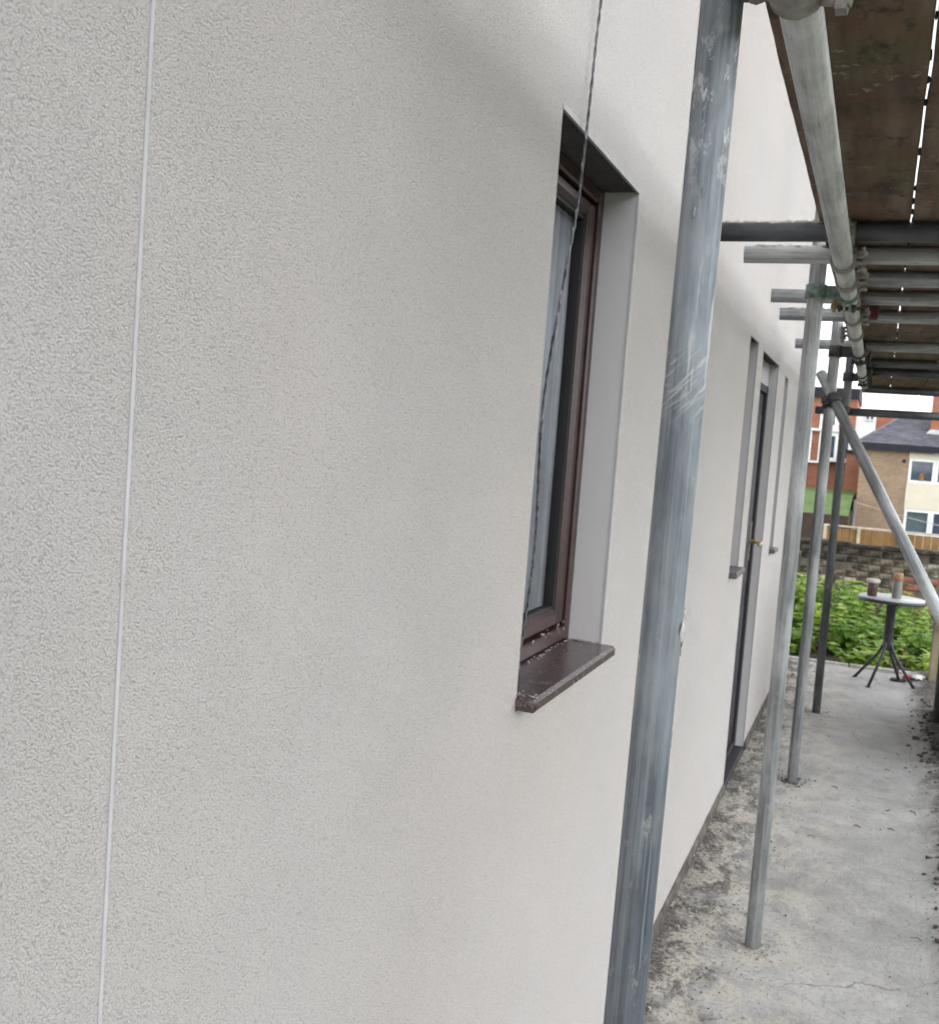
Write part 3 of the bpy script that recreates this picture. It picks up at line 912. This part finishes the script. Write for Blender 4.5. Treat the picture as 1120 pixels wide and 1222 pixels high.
# ---- couplers
def ring_mesh(mb, c, ax, r=0.031, ln=0.052, n=20):
    c = Vector(c); ax = Vector(ax).normalized()
    mb.tube(c - ax * ln / 2, c + ax * ln / 2, r, n, inner=0.0246)
def obox(mb, c, ex, ey, ez, hx, hy, hz):
    c = Vector(c); n = len(mb.v)
    for sz in (-1, 1):
        for sx, sy in ((-1, -1), (1, -1), (1, 1), (-1, 1)):
            mb.v.append(tuple(c + ex * hx * sx + ey * hy * sy + ez * hz * sz))
    for q in ((3, 2, 1, 0), (4, 5, 6, 7), (0, 1, 5, 4), (1, 2, 6, 5), (2, 3, 7, 6), (3, 0, 4, 7)):
        mb.face([n + i for i in q])
def coupler(c1, a1, c2, a2, mat, label, group='couplers clamping the scaffold tubes', flip=1, width=0.052, boltmat=None):
    c1 = Vector(c1); c2 = Vector(c2); a1 = Vector(a1).normalized(); a2 = Vector(a2).normalized()
    mid = (c1 + c2) / 2
    t = thing('coupler', label, 'coupler', mid, group)
    d = (c2 - c1); L = d.length; d.normalize()
    for c, a_, sg in ((c1, a1, -1), (c2, a2, 1)):
        s_ = a_.cross(d)
        if s_.length < .1: s_ = a_.orthogonal()
        s_.normalize(); s_ *= flip
        dd = s_.cross(a_).normalized()
        jb = MB(); ring_mesh(jb, c - mid, a_, ln=width)
        # bolt lugs
        obox(jb, (c - mid) + s_ * 0.040 + dd * .008, s_, dd, a_, .014, .0035, width * .42)
        obox(jb, (c - mid) + s_ * 0.040 - dd * .008, s_, dd, a_, .014, .0035, width * .42)
        j = jb.obj('jaw', mat, t)
        bb = MB(); bc = (c - mid) + s_ * 0.045
        bb.tube(bc - dd * .026, bc + dd * .036, .0062, 10)
        bb.tube(bc + dd * .012, bc + dd * .024, .0125, 6, smooth=False)
        bb.tube(bc - dd * .026, bc - dd * .018, .0115, 10)
        bb.obj('bolt', boltmat or M['coupler_dark'], j)
    bd = MB()
    e1 = a1; e2 = d.cross(a1).normalized()
    obox(bd, (0, 0, 0), e1, e2, d, width * .45, width * .40, max(.006, L / 2 - .028))
    bd.obj('saddle', mat, t)
    return t
X_, Y_, Z_ = Vector((1, 0, 0)), Vector((0, 1, 0)), Vector((0, 0, 1))
def led(y): return Vector((-0.124 - 0.026 * (y + 1.2) / 8.8, y, 2.026 + 0.014 * (y + 1.2) / 8.8))
c1 = coupler((-0.2187, 1.285, 2.098), Z_, led(1.212), Y_, M['coupler'], 'cement whitened coupler joining the nearest pole to the pale ledger', flip=-1, width=.058)
lo_ = c1.location
lm = MB()
for i in range(34):
    f_ = rnd.random()
    q = Vector((-0.200, 1.262, 2.047)).lerp(Vector((-0.112, 1.262, 2.046)), f_) + Vector((0, rnd.uniform(-.02, .02), rnd.uniform(-.006, .012))) - lo_
    lm.lump(q, rnd.uniform(.012, .022), rnd.uniform(.010, .018), rnd.uniform(.007, .014), 2, i, .6)
props(lm.obj('cement_crust', M['coupler'], c1), kind='stuff')
bq = Vector((-0.090, 1.235, 2.012)) - lo_
MB().tube(bq + Vector((-.03, .0, .006)), bq + Vector((.016, -.004, .0)), .0065, 10).tube(bq, bq + Vector((.012, -.001, 0)), .0125, 6, smooth=False).obj('bolt', M['coupler'], c1)
coupler((-0.230, 3.456, led(3.47).z), Z_, led(3.47), Y_, M['coupler_green'], 'flaking green painted coupler on the second standard', width=.040)
coupler((-0.244, 5.335, led(5.34).z), Z_, led(5.34), Y_, M['coupler_dark'], 'oily dark coupler on the third standard at the pale ledger')
coupler((-0.230, 6.91, led(6.9).z), Z_, led(6.92), Y_, M['coupler_dark'], 'dark coupler on the farthest standard at the pale ledger')
for y, mt, lb in ((2.917, 'coupler', 'grey putlog clip under the blackened cross tube'), (3.24, 'coupler', 'grey putlog clip under the pale cross tube'),
                  (3.64, 'coupler_tan', 'tan rusty putlog clip with its bolt sticking out to the right'), (4.05, 'coupler', 'grey putlog clip just beyond the green coupler'),
                  (4.56, 'coupler', 'grey crusted putlog clip beside the red board mark'), (5.70, 'coupler_dark', 'dark putlog clip past the third standard'),
                  (6.60, 'coupler_dark', 'dark putlog clip before the farthest standard'), (7.25, 'coupler_dark', 'dark putlog clip near the far ledger end')):
    coupler(led(y), Y_, Vector((led(y).x, y, 2.1048)), X_, M[mt], lb, flip=-1 if y in (3.64, 4.56) else 1, width=.046, boltmat=M[mt] if mt != 'coupler_dark' else None)
bd = (BR1 - BR0).normalized()
bp = BR0 + bd * ((5.33 - .075 - BR0.y) / bd.y)
coupler((-0.244, 5.332, bp.z), Z_, bp, bd, M['coupler_dark'], 'swivel coupler holding the top of the sloping brace to the third standard')
coupler((0.452, 3.84, 0.76), Z_, BR1 - bd * -.02, bd, M['coupler_dark'], 'swivel coupler at the lower end of the sloping brace')
coupler((-0.231, 6.91, 1.835), Z_, (-0.231, 6.965, 1.835), X_, M['coupler_dark'], 'dark coupler holding the low cross tube on the farthest standard')

# ---- deck boards
GB = 'timber boards of the scaffold deck'
def board(x0, x1, y0, y1, label, seed):
    """a sawn board with slightly wavy edges and steel end bands"""
    zb, zt = 2.1302 + random.uniform(0, .001), 2.168
    mb = MB(); N = max(8, int((y1 - y0) / 0.06))
    rings = []
    for i in range(N + 1):
        y = y0 + (y1 - y0) * i / N
        e0 = 0.0016 * noise.noise(Vector((seed, y * 4.0, 0))) + .0012 * noise.noise(Vector((seed, y * 19, 4)))
        e1 = 0.0016 * noise.noise(Vector((seed + 9, y * 4.0, 0))) + .0012 * noise.noise(Vector((seed + 9, y * 19, 4)))
        i0 = len(mb.v)
        c_ = .003
        for (x, z) in ((x0 + e0 + c_, zb), (x1 + e1 - c_, zb), (x1 + e1, zb + c_), (x1 + e1, zt - c_), (x1 + e1 - c_, zt), (x0 + e0 + c_, zt), (x0 + e0, zt - c_), (x0 + e0, zb + c_)):
            mb.v.append((x, y, z))
        rings.append(i0)
    for p, q in zip(rings, rings[1:]):
        for k in range(8):
            k2 = (k + 1) % 8
            mb.face([p + k, p + k2, q + k2, q + k])
    mb.face([rings[0] + k for k in range(8)]); mb.face([rings[-1] + k for k in range(8)][::-1])
    t = thing('scaffold_board', label, 'scaffold board', ((x0 + x1) / 2, (y0 + y1) / 2, 2.13), GB)
    loc = t.location
    mb.v = [(v[0] - loc.x, v[1] - loc.y, v[2] - loc.z) for v in mb.v]
    mb.obj('plank', M['board'], t)
    for ye in (y0, y1):
        s = 1 if ye == y0 else -1
        hb = MB()
        hb.box((x0 - loc.x - .0008, ye - loc.y - s * .0012, -0.0018), (x1 - loc.x + .0008, ye - loc.y + s * .022, zt - 2.13 + .0018))
        hb.obj('end_band', M['coupler_dark'], t)
    return t
lanes = [(-0.203, 0.0108), (0.0152, 0.2385), (0.2465, 0.4200)]
lanes2 = []
spans = [(1.04, 3.075, 'near'), (3.082, 6.90, 'middle'), (6.907, 9.85, 'far')]
names = ['inner edge', 'second', 'third', 'outermost']
sd_ = 1
for li, (x0, x1) in enumerate(lanes + lanes2):
    for (y0, y1, wh) in spans:
        lb = {'near': 'overhead', 'middle': 'mid-length', 'far': 'far-end'}[wh]
        board(x0, x1, y0 + random.uniform(-.0, .0), y1, f'brown stained {lb} deck board in the {names[li]} row from the wall', sd_ * 7.7)
        sd_ += 1
# muck bridging the gaps between boards here and there
mk = MB()
for gx, n_ in ((0.01275, 80), (0.243, 30)):
    for i in range(n_):
        y = rnd.uniform(1.0, 9.6)
        mk.lump((gx + rnd.uniform(-.001, .001), y, 2.138), rnd.uniform(.002, .0055), rnd.uniform(.004, .025), .006, 1, i, .5)
props(mk.obj('muck_in_gaps', M['soil']), 'dark muck clogging the slits between deck boards', 'muck', kind='stuff')
MB_r = MB().box((-0.098, 4.40, 2.078), (-0.062, 4.46, 2.128), .004).obj('red_packer', M['red_paint'])
props(MB_r, 'small dull red wooden packer wedged under the deck by the ledger', 'packer')

# ================================================================== TABLE
tb = thing('bar_table', 'small round pale topped table on four splayed dark legs near the weeds', 'table', (0.165, 8.14, 0))
MB().lathe([(.0, .600), (.216, .600), (.221, .604), (.221, .612), (.217, .616), (.0, .616)], (0, 0, 0), 40).obj('table_top', M['table_top'], tb)
MB().lathe([(.180, .584), (.224, .586), (.2255, .592), (.2255, .609), (.2225, .609), (.2222, .5985), (.18, .5985)], (0, 0, 0), 40).obj('rim', M['table_metal'], tb)
MB().lathe([(.020, .24), (.027, .255), (.030, .30), (.031, .56), (.040, .575), (.060, .583), (.0, .5835)], (0, 0, 0), 20).obj('column', M['table_metal'], tb)
for (fx, fy) in ((-.029, 8.249), (.065, 7.944), (.27, 8.327), (.358, 8.055)):
    dx, dy = fx - .165, fy - 8.14
    z0 = path_z(fx, fy)
    lg = MB().path([(dx * .07, dy * .07, .33), (dx * .13, dy * .13, .275), (dx * .3, dy * .3, .205), (dx, dy, z0 + .004)], .0105, 10)
    lg.lathe([(.012, 0), (.017, .001), (.017, .006), (.010, .009)], (dx, dy, z0), 12)
    lg.obj('leg', M['table_metal'], tb)
tz = .616
p1 = thing('jar', 'small dark red jar with wide pale lid on the table', 'jar', (0.030, 8.10, tz))
MB().lathe([(.0, 0), (.030, 0), (.033, .005), (.034, .05), (.036, .09), (.034, .094)], (0, 0, 0), 20).obj('jar_body', simple('dark_red_glaze', (.075, .035, .035), .4, 0, .6, 30), p1)
MB().lathe([(.034, .093), (.046, .094), (.047, .100), (.047, .112), (.042, .119), (.0, .121)], (0, 0, 0), 20).obj('lid', M['cement'], p1)
p2 = thing('canister', 'tall grey cylinder with orange tan top on the table', 'canister', (0.190, 8.12, tz))
MB().lathe([(.0, 0), (.031, 0), (.032, .003), (.032, .118), (.0315, .120)], (0, 0, 0), 20).obj('canister_body', simple('grey_tin', (.20, .19, .18), .5, .2, .2, 12), p2)
MB().lathe([(.0315, .120), (.033, .121), (.033, .168), (.030, .175), (.0, .176)], (0, 0, 0), 20).obj('cap', simple('orange_tan_cap', (.30, .17, .10), .6, 0, .15, 12), p2)
pad = MB().lathe([(.0, 0), (.05, 0), (.055, .006), (.05, .016), (.0, .019)], (0.262, 8.335, path_z(.262, 8.335)), 16)
props(pad.obj('drain_cap', M['black_gasket']), 'flat black disc lying on the path under the table', 'disc')
# litter by the post
for i, (x, y, c_, nm, lb) in enumerate(((.345, 8.36, (.45, .05, .04), 'red_scrap', 'small red scrap of litter by the fence post foot'), (.40, 8.30, (.65, .65, .66), 'white_scrap', 'crumpled white scrap of litter by the fence post foot'))):
    lt = MB()
    for k in range(4):
        lt.lump((x + rnd.uniform(-.03, .03), y + rnd.uniform(-.03, .03), path_z(x, y) + .012), .03, .02, .014, 2, i * 9 + k, 1.0)
    props(lt.obj(nm, simple(nm, c_, .7)), lb, 'litter')

# ================================================================== SIDE FENCE
fn = thing('side_fence', 'weathered timber fence with brown posts and dark boards on the right of the path', 'fence', (0.5, 7.2, 0))
def rel(mb, t):
    l = t.location; mb.v = [(v[0] - l.x, v[1] - l.y, v[2] - l.z) for v in mb.v]; return mb
for (x, y) in ((0.447, 7.23), (0.432, 6.14), (0.455, 8.30)):
    rel(MB().box((x, y - .04, -0.1), (x + .075, y + .04, 1.13), .006), fn).obj('post', M['post'], fn)
y = 5.95
while y < 7.3:
    rel(MB().box((0.545 + rnd.uniform(0, .006), y, 0.06), (0.562, y + .142, 0.86 + rnd.uniform(-.01, .01)), .002), fn).obj('fence_board', M['fence_dark'], fn)
    y += .150
for z in (0.2, 0.66):
    rel(MB().box((0.525, 5.95, z), (0.5425, 7.35, z + .09), .003), fn).obj('rail', M['fence_dark'], fn)

# ================================================================== GARDEN WALL
gw = thing('garden_wall', 'old dark mossy brick garden wall with pale lichen behind the weeds', 'wall', (0, 12.0, 0))
def m_oldbrick(name, c, lich):
    t = NT(name, 0.95, 0, 0.2)
    f = t.noise(9, 6, 0.7)
    cc_ = t.ramp(f, [(0.32, tuple(x * .35 for x in c)), (0.68, tuple(x * 1.6 for x in c))])
    li = t.math('MULTIPLY', t.ramp(t.noise(11, 5, .7), [(0.5, 0.0), (0.62, 1.0)]), lich)
    t.color(t.mix(li, cc_, (0.42, 0.39, 0.33)))
    t.bump(t.noise(45, 5), .008, .9)
    return t.m
ob = [m_oldbrick('mossy_dark_brick', (.040, .036, .029), .15), m_oldbrick('brown_old_brick', (.085, .068, .048), .35),
      m_oldbrick('limey_old_brick', (.13, .115, .085), 1.0), m_oldbrick('red_old_brick', (.22, .095, .06), .15)]
mesh_by = []
for m_ in ob:
    me = MB().box((-.1075, -.05, -.0325), (.1075, .05, .0325), .008).mesh('brick')
    me.materials.append(m_); mesh_by.append(me)
row = 0; z = 0.085
while z < 0.66:
    x = -1.7 + (0.1125 if row % 2 else 0)
    while x < 1.35:
        u = noise.noise(Vector((x * 1.9, z * 4.5, 2.2)))
        if z > .56: k = 0
        elif x > .25 and z < .42: k = 3 if rnd.random() < .8 else 1
        elif u > .28 and rnd.random() < .75: k = 2
        elif u > -.1: k = 1
        else: k = 0 if rnd.random() < .6 else 1
        o = bpy.data.objects.new('brick', mesh_by[k]); COL.objects.link(o); o.parent = gw
        o.location = (x, 0.0 + rnd.uniform(-.014, .012), z + rnd.uniform(-.003, .003))
        o.rotation_euler = (rnd.uniform(-.02, .02), 0, rnd.uniform(-.02, .02))
        x += 0.225
    z += 0.075; row += 1
MB().box((-2.9, -.040, -0.5), (1.9, .045, .655)).obj('mortar_core', simple('wall_mortar', (.11, .10, .085), .95, 0, .5, 8, .006, 60), gw)
x = -2.9
while x < 1.9:                                  # worn coping course
    MB().box((x, -.075 + rnd.uniform(-.006, .006), .658), (x + .296, .075, .702 + rnd.uniform(-.006, .012)), .010).obj('coping_stone', ob[0], gw)
    x += .30

# ================================================================== WEEDS
def leaf(mb, base, dirv, L, wd):
    """ovate leaf, folded along its midrib"""
    d = Vector(dirv).normalized()
    s = d.cross(Vector((0, 0, 1)))
    s = s.normalized() if s.length > .05 else Vector((1, 0, 0))
    up = s.cross(d)
    n = len(mb.v)
    for (t_, w_, h_) in ((0, 0, 0), (.28, .5, .05), (.28, 0, 0), (.28, -.5, .05), (.62, .40, -.01), (.62, 0, -.05), (.62, -.40, -.01), (1, 0, -.16)):
        mb.v.append(tuple(Vector(base) + d * L * t_ + s * wd * w_ + up * L * h_))
    for q in ((0, 2, 1), (0, 3, 2), (1, 2, 5, 4), (2, 3, 6, 5), (4, 5, 7), (5, 6, 7)):
        mb.face([n + i for i in q], False)
def weed(x, y, H, spread, mat, nst=7):
    z0 = -0.06
    t = thing('weed_plant', 'leafy bright green weed growing in the bed before the old garden wall', 'plant', (x, y, z0), 'leafy weeds in the bed by the wall')
    stm = MB(); lf = MB()
    for s_ in range(nst):
        a = rnd.uniform(0, 6.28); sp_ = spread * rnd.uniform(.15, 1.0); h_ = H * rnd.uniform(.55, 1.05)
        bx, by = rnd.uniform(-.06, .06), rnd.uniform(-.06, .06)
        pts = [(bx, by, 0), (bx + .35 * sp_ * math.cos(a), by + .35 * sp_ * math.sin(a), h_ * .55), (bx + sp_ * math.cos(a), by + sp_ * math.sin(a), h_)]
        stm.path(pts, [.005, .004, .002], 5)
        for k in range(11):
            f = .12 + .88 * (k + rnd.random() * .7) / 11.5
            P = Vector(pts[0]).lerp(Vector(pts[1]), f * 2) if f < .5 else Vector(pts[1]).lerp(Vector(pts[2]), f * 2 - 1)
            for q in range(2):
                aa = k * 1.57 + q * 3.14 + rnd.uniform(-.5, .5)
                leaf(lf, P, (math.cos(aa), math.sin(aa), rnd.uniform(-.45, .35)), rnd.uniform(.06, .12) * (1.1 - .4 * f), rnd.uniform(.055, .10) * (1.1 - .4 * f))
        P = Vector(pts[2])
        for q in range(5):
            aa = q * 1.26 + rnd.random()
            leaf(lf, P, (math.cos(aa), math.sin(aa), rnd.uniform(.1, .8)), rnd.uniform(.05, .08), rnd.uniform(.04, .06))
    dl = MB()
    for q in range(rnd.randrange(3, 9)):
        aa = rnd.uniform(0, 6.28); rr_ = rnd.uniform(.05, spread)
        leaf(dl, (rr_ * math.cos(aa), rr_ * math.sin(aa), H * rnd.uniform(.15, .9)), (math.cos(aa), math.sin(aa), rnd.uniform(-.9, .1)), rnd.uniform(.04, .08), rnd.uniform(.02, .05))
    dlo = dl.obj('withered_leaves', M['leaf_dry'], t); dlo['kind'] = 'stuff'
    stm.obj('stem', M['stem'], t)
    o = lf.obj('foliage', mat, t); o['kind'] = 'stuff'
M['leaf_dry'] = m_leaf('yellowing_leaf', (0.33, 0.30, 0.10))
mats = [M['leaf'], M['leaf_light'], M['leaf_light'], M['leaf_dark']]
pts = []
for i in range(400):
    x = rnd.uniform(-1.35, .55); y = rnd.uniform(8.85, 11.75)
    if all((x - a) ** 2 + (y - b) ** 2 > .075 for a, b in pts):
        pts.append((x, y))
for (x, y) in pts:
    H = .16 + .26 * min(1, (y - 8.8) / 1.6) * (1.0 if x < .15 else .8) + rnd.uniform(-.03, .06)
    weed(x, y, H, .20, mats[rnd.randrange(4)])

# ================================================================== TIMBER FENCE BEYOND THE WALL
tf = thing('panel_fence', 'orange brown timber panel fence with pale posts beyond the garden wall', 'fence', (0, 16.0, -1.3))
x = -0.62
while x < .42:
    o = MB().box((x, rnd.uniform(0, .008), 0.05), (x + .098, .02, 1.915 + rnd.uniform(-.012, .012)), .003).obj('fence_board', M['fence_orange'], tf)
    x += .104
for px in (-.66, -.02 - .195, .335, .9):
    MB().box((px, -.05, -0.05), (px + .045, .0, 1.95), .004).obj('post', M['fence_cream'], tf)
x = .432
while x < .9:
    MB().box((x, .0, 0.05), (x + .098, .02, 1.915), .003).obj('fence_board', M['fence_orange'], tf); x += .104
MB().box((-.66, -.012, 1.93), (.95, .03, 1.955), .003).obj('capping', M['fence_cream'], tf)
for z in (.35, 1.62):
    MB().box((-.66, .022, z), (.95, .05, z + .06)).obj('rail', M['fence_orange'], tf)
wl = MB().path([(-.35 + .25 * t_, 20 + .0 * t_, .86 - .045 * t_ - .03 * math.sin(t_ * 3.14 / 8)) for t_ in range(9)], .006, 5)
props(wl.obj('washing_line', M['fence_cream']), 'thin pale washing line sagging in front of the buff brick house', 'line')
for x in (-.35, 1.65):
    props(MB().tube((x, 20, terrain(0, 20)), (x, 20, .9 if x < 0 else .55), .02, 10).obj('line_post', M['galv_dull']), 'thin line post behind the timber fence, ' + ('left end' if x < 0 else 'right end'), 'post')

# ================================================================== LAWN BANK AND LOW WALL
lb = MB()
for (y, z) in ((43.6, -.50), (44.5, -.40), (46.0, -.12), (47.6, .13), (57.2, .16)):
    for x in (-14, -6, -2.6, -.95): lb.v.append((x, y, z))
for j in range(4):
    for i in range(3): lb.face([j * 4 + i, j * 4 + i + 1, j * 4 + 5 + i, j * 4 + 4 + i], True)
props(lb.obj('lawn', M['grass']), kind='structure')
rw = thing('retaining_wall', 'low dark brick retaining wall below the bright lawn', 'wall', (0, 43.5, -3.2))
MB().box((-14, -.12, 0), (-.95, .1, 2.72)).obj('wall', M['dark_brick'], rw)
MB().box((-1.05, .1, 0), (-.95, 13.5, 2.68)).obj('return_wall', M['dark_brick'], rw)
sb = thing('garden_step', 'pale concrete ledge at the foot of the dark retaining wall', 'ledge', (-3, 40.0, -3.2))
MB().box((-4, 0, 0), (1.35, 1.2, 1.75), .03).obj('ledge', M['cement'], sb)

# ================================================================== BUFF BRICK HOUSE
bh = thing('brick_house', 'buff brick house with grey slate hipped roof and white windows in cream panels', 'house', (0, 50, 0))
MB().box((-.84, 0, -3.3), (1.16, 6.4, 2.17)).obj('wall', M['buff_brick'], bh)
MB().box((1.16, 0.12, -3.3), (9.0, 6.4, 2.17)).obj('wall', M['buff_brick'], bh)
for (z0, z1) in ((-3.3, -1.36), (-.24, .88), (1.915, 2.165)):
    for k in range(3):
        x0 = 1.10 + k * 2.6
        MB().box((x0, -.03, z0), (x0 + 2.45, .118, z1), .004).obj('cladding_panel', M['cream'], bh)
def far_window(parent, x0, x1, z0, z1, y, mull=(), fw=.09, curtain=True):
    fr = frame_y(x0, x1, z0, z1, y, fw).obj('window', M['white_upvc'], parent)
    MB().box((x0 + fw, y + .06, z0 + fw), (x1 - fw, y + .07, z1 - fw)).obj('pane', M['far_glass'], fr)
    for mx in mull:
        MB().box((mx - .03, y + .005, z0 + fw), (mx + .03, y + .075, z1 - fw)).obj('mullion', M['white_upvc'], fr)
    MB().box((x0 + .002, y + .112, z0), (x1 - .002, y + .116, z1)).obj('blind', M['dim_room'] if curtain else M['net_far'], fr)
    return fr
def frame_y(x0, x1, z0, z1, y, fw):
    mb = MB()
    mb.box((x0, y, z0), (x0 + fw, y + .11, z1)); mb.box((x1 - fw, y, z0), (x1, y + .11, z1))
    mb.box((x0 + fw, y + .002, z0), (x1 - fw, y + .11, z0 + fw)); mb.box((x0 + fw, y + .002, z1 - fw), (x1 - fw, y + .11, z1))
    return mb
for k in range(3):
    x0 = 1.13 + k * 2.6
    for z0, z1 in ((.885, 1.91), (-1.355, -.245)):
        far_window(bh, x0, x0 + 1.05, z0, z1, -.02, (), .11, z0 > 0)
        far_window(bh, x0 + 1.06, x0 + 2.40, z0, z1, -.02, (x0 + 1.73,), .11)
vz = MB().lathe([(.0, .885), (.028, .885), (.055, .89), (.06, .96), (.045, 1.05)], (1.66, .02, 0), 14)
MB().lathe([(.0, .99), (.13, .99), (.14, 1.0), (.12, 1.15), (.10, 1.3), (.0, 1.31)], (1.66, .075, 0), 14).obj('vase', M['fence_orange'], bh)
MB().tube((.92, -.02, 1.77), (.92, .01, 1.77), .075, 16).obj('vent', M['fascia'], bh)
MB().box((-.97, -.32, 2.172), (9.1, -.22, 2.43)).obj('gutter', M['fascia'], bh)
MB().box((-.97, -.219, 2.172), (9.1, .0, 2.20)).obj('eaves_soffit', M['fascia'], bh)
MB().box((-.97, -.219, 2.201), (-.87, 6.7, 2.43)).obj('gutter', M['fascia'], bh)
# roof: hipped body and courses of tiles on the face towards us
ez, rz, ey, ry, hx = 2.44, 3.68, -.30, 3.2, 1.05
rb = MB()
rb.v = [(-.97, ey, ez), (9.1, ey, ez), (9.1, 6.7, ez), (-.97, 6.7, ez), (.62, ry, rz), (9.1, ry, rz)]
for q in ((0, 1, 5, 4), (3, 0, 4), (2, 3, 4, 5), (1, 2, 5), (3, 2, 1, 0)): rb.face(list(q))
rb.obj('roof', M['slate'], bh)
tl = MB(); NC = 15
for r in range(NC):
    f0, f1 = r / NC, (r + 1.25) / NC
    xa = -.97 + (.62 + .97) * f0
    x = -1.1 + (.15 if r % 2 else 0)
    while x < 4.6:
        xs0, xs1 = max(x, xa), x + .292
        if xs1 > xs0 + .03:
            y0, z0 = ey + (ry - ey) * f0, ez + (rz - ez) * f0
            y1, z1 = ey + (ry - ey) * f1, ez + (rz - ez) * f1
            n = len(tl.v); l_ = .045 + rnd.uniform(0, .012)
            for (yy, zz, u) in ((y0, z0, l_), (y1, z1, .012)):
                tl.v += [(xs0, yy, zz + .005), (xs1, yy, zz + .005), (xs1, yy - .01, zz + u), (xs0, yy - .01, zz + u)]
            for q in ((3, 2, 6, 7), (0, 3, 7, 4), (1, 5, 6, 2), (0, 1, 2, 3)): tl.face([n + i for i in q])
        x += .30
props(tl.obj('roof_tiles', M['slate'], bh), kind='stuff')
rd = MB().path([(.55, ry, rz + .02), (9.1, ry, rz + .02)], .08, 8); rd.path([(-.97, ey, ez + .05), (.6, ry, rz + .03)], .06, 8)
rd.obj('ridge_tile', M['slate'], bh)
ch = MB().box((1.88, 1.5, 2.9), (2.9, 2.4, 4.7)).obj('chimney', M['red_brick'], bh)
MB().prism([(1.66, 2.99), (2.9, 2.99), (2.9, 3.22), (1.86, 3.22)], 'Y', 1.32, 1.497).obj('flashing', M['lead'], ch)

# ================================================================== RED BRICK HOUSE
rh = thing('red_house', 'red brick building with white framed window bays standing behind the brick house', 'house', (0, 58, 0))
MB().box((-9, 0, -3.3), (-1.36, 8, 4.72)).obj('wall', M['red_brick'], rh)
MB().box((-1.358, 0.3, -3.3), (2.4, 8, 4.16)).obj('wall', M['red_brick'], rh)
MB().box((-1.62, -1.0, -3.3), (-.62, .298, 2.0)).obj('side_wing', M['red_brick'], rh)
MB().box((-1.72, -1.1, 2.002), (-1.2, .296, 2.16)).obj('gutter', M['fascia'], rh)
MB().prism([(-.2, 4.72), (8.2, 4.72), (8.2, 5.2), (4, 5.5), (-.2, 5.2)], 'X', -9.1, -1.3).obj('roof', M['fascia'], rh)
MB().prism([(.2, 4.162), (8.1, 4.162), (4, 4.32)], 'X', -1.29, 2.5).obj('roof', M['slate'], rh)
gp = MB().box((-1.45, .17, 2.72), (-.42, .296, 4.12)).obj('white_panel', M['white_upvc'], rh)
far_window(rh, -.95, -.5, 3.70, 4.10, .05, (-.72,), .05)
far_window(rh, -3.07, -2.15, 3.15, 4.15, -.12, (-2.6,), .2)
far_window(rh, -3.02, -2.05, 1.52, 3.0, -.12, (-2.5,), .2)
far_window(rh, -1.98, -1.40, 1.52, 3.0, -.12, (), .2)
far_window(rh, -4.5, -3.38, 1.52, 3.0, -.12, (-3.9,), .15)
far_window(rh, -4.5, -3.50, .18, 1.25, -.12, (-3.9,), .15)
MB().box((-4.6, -.22, 3.02), (-1.84, -.005, 3.14)).obj('sill_band', M['white_upvc'], rh)
MB().box((-4.6, -.22, 1.40), (-2.9, -.005, 1.51)).obj('sill_band', M['white_upvc'], rh)
MB().box((-2.7, -.75, 1.40), (-1.42, -.005, 1.47)).obj('canopy', M['fascia'], rh)
MB().box((-1.42, -1.18, -.34), (-1.12, -1.002, .10), .01).obj('meter_box', M['white_upvc'], rh)
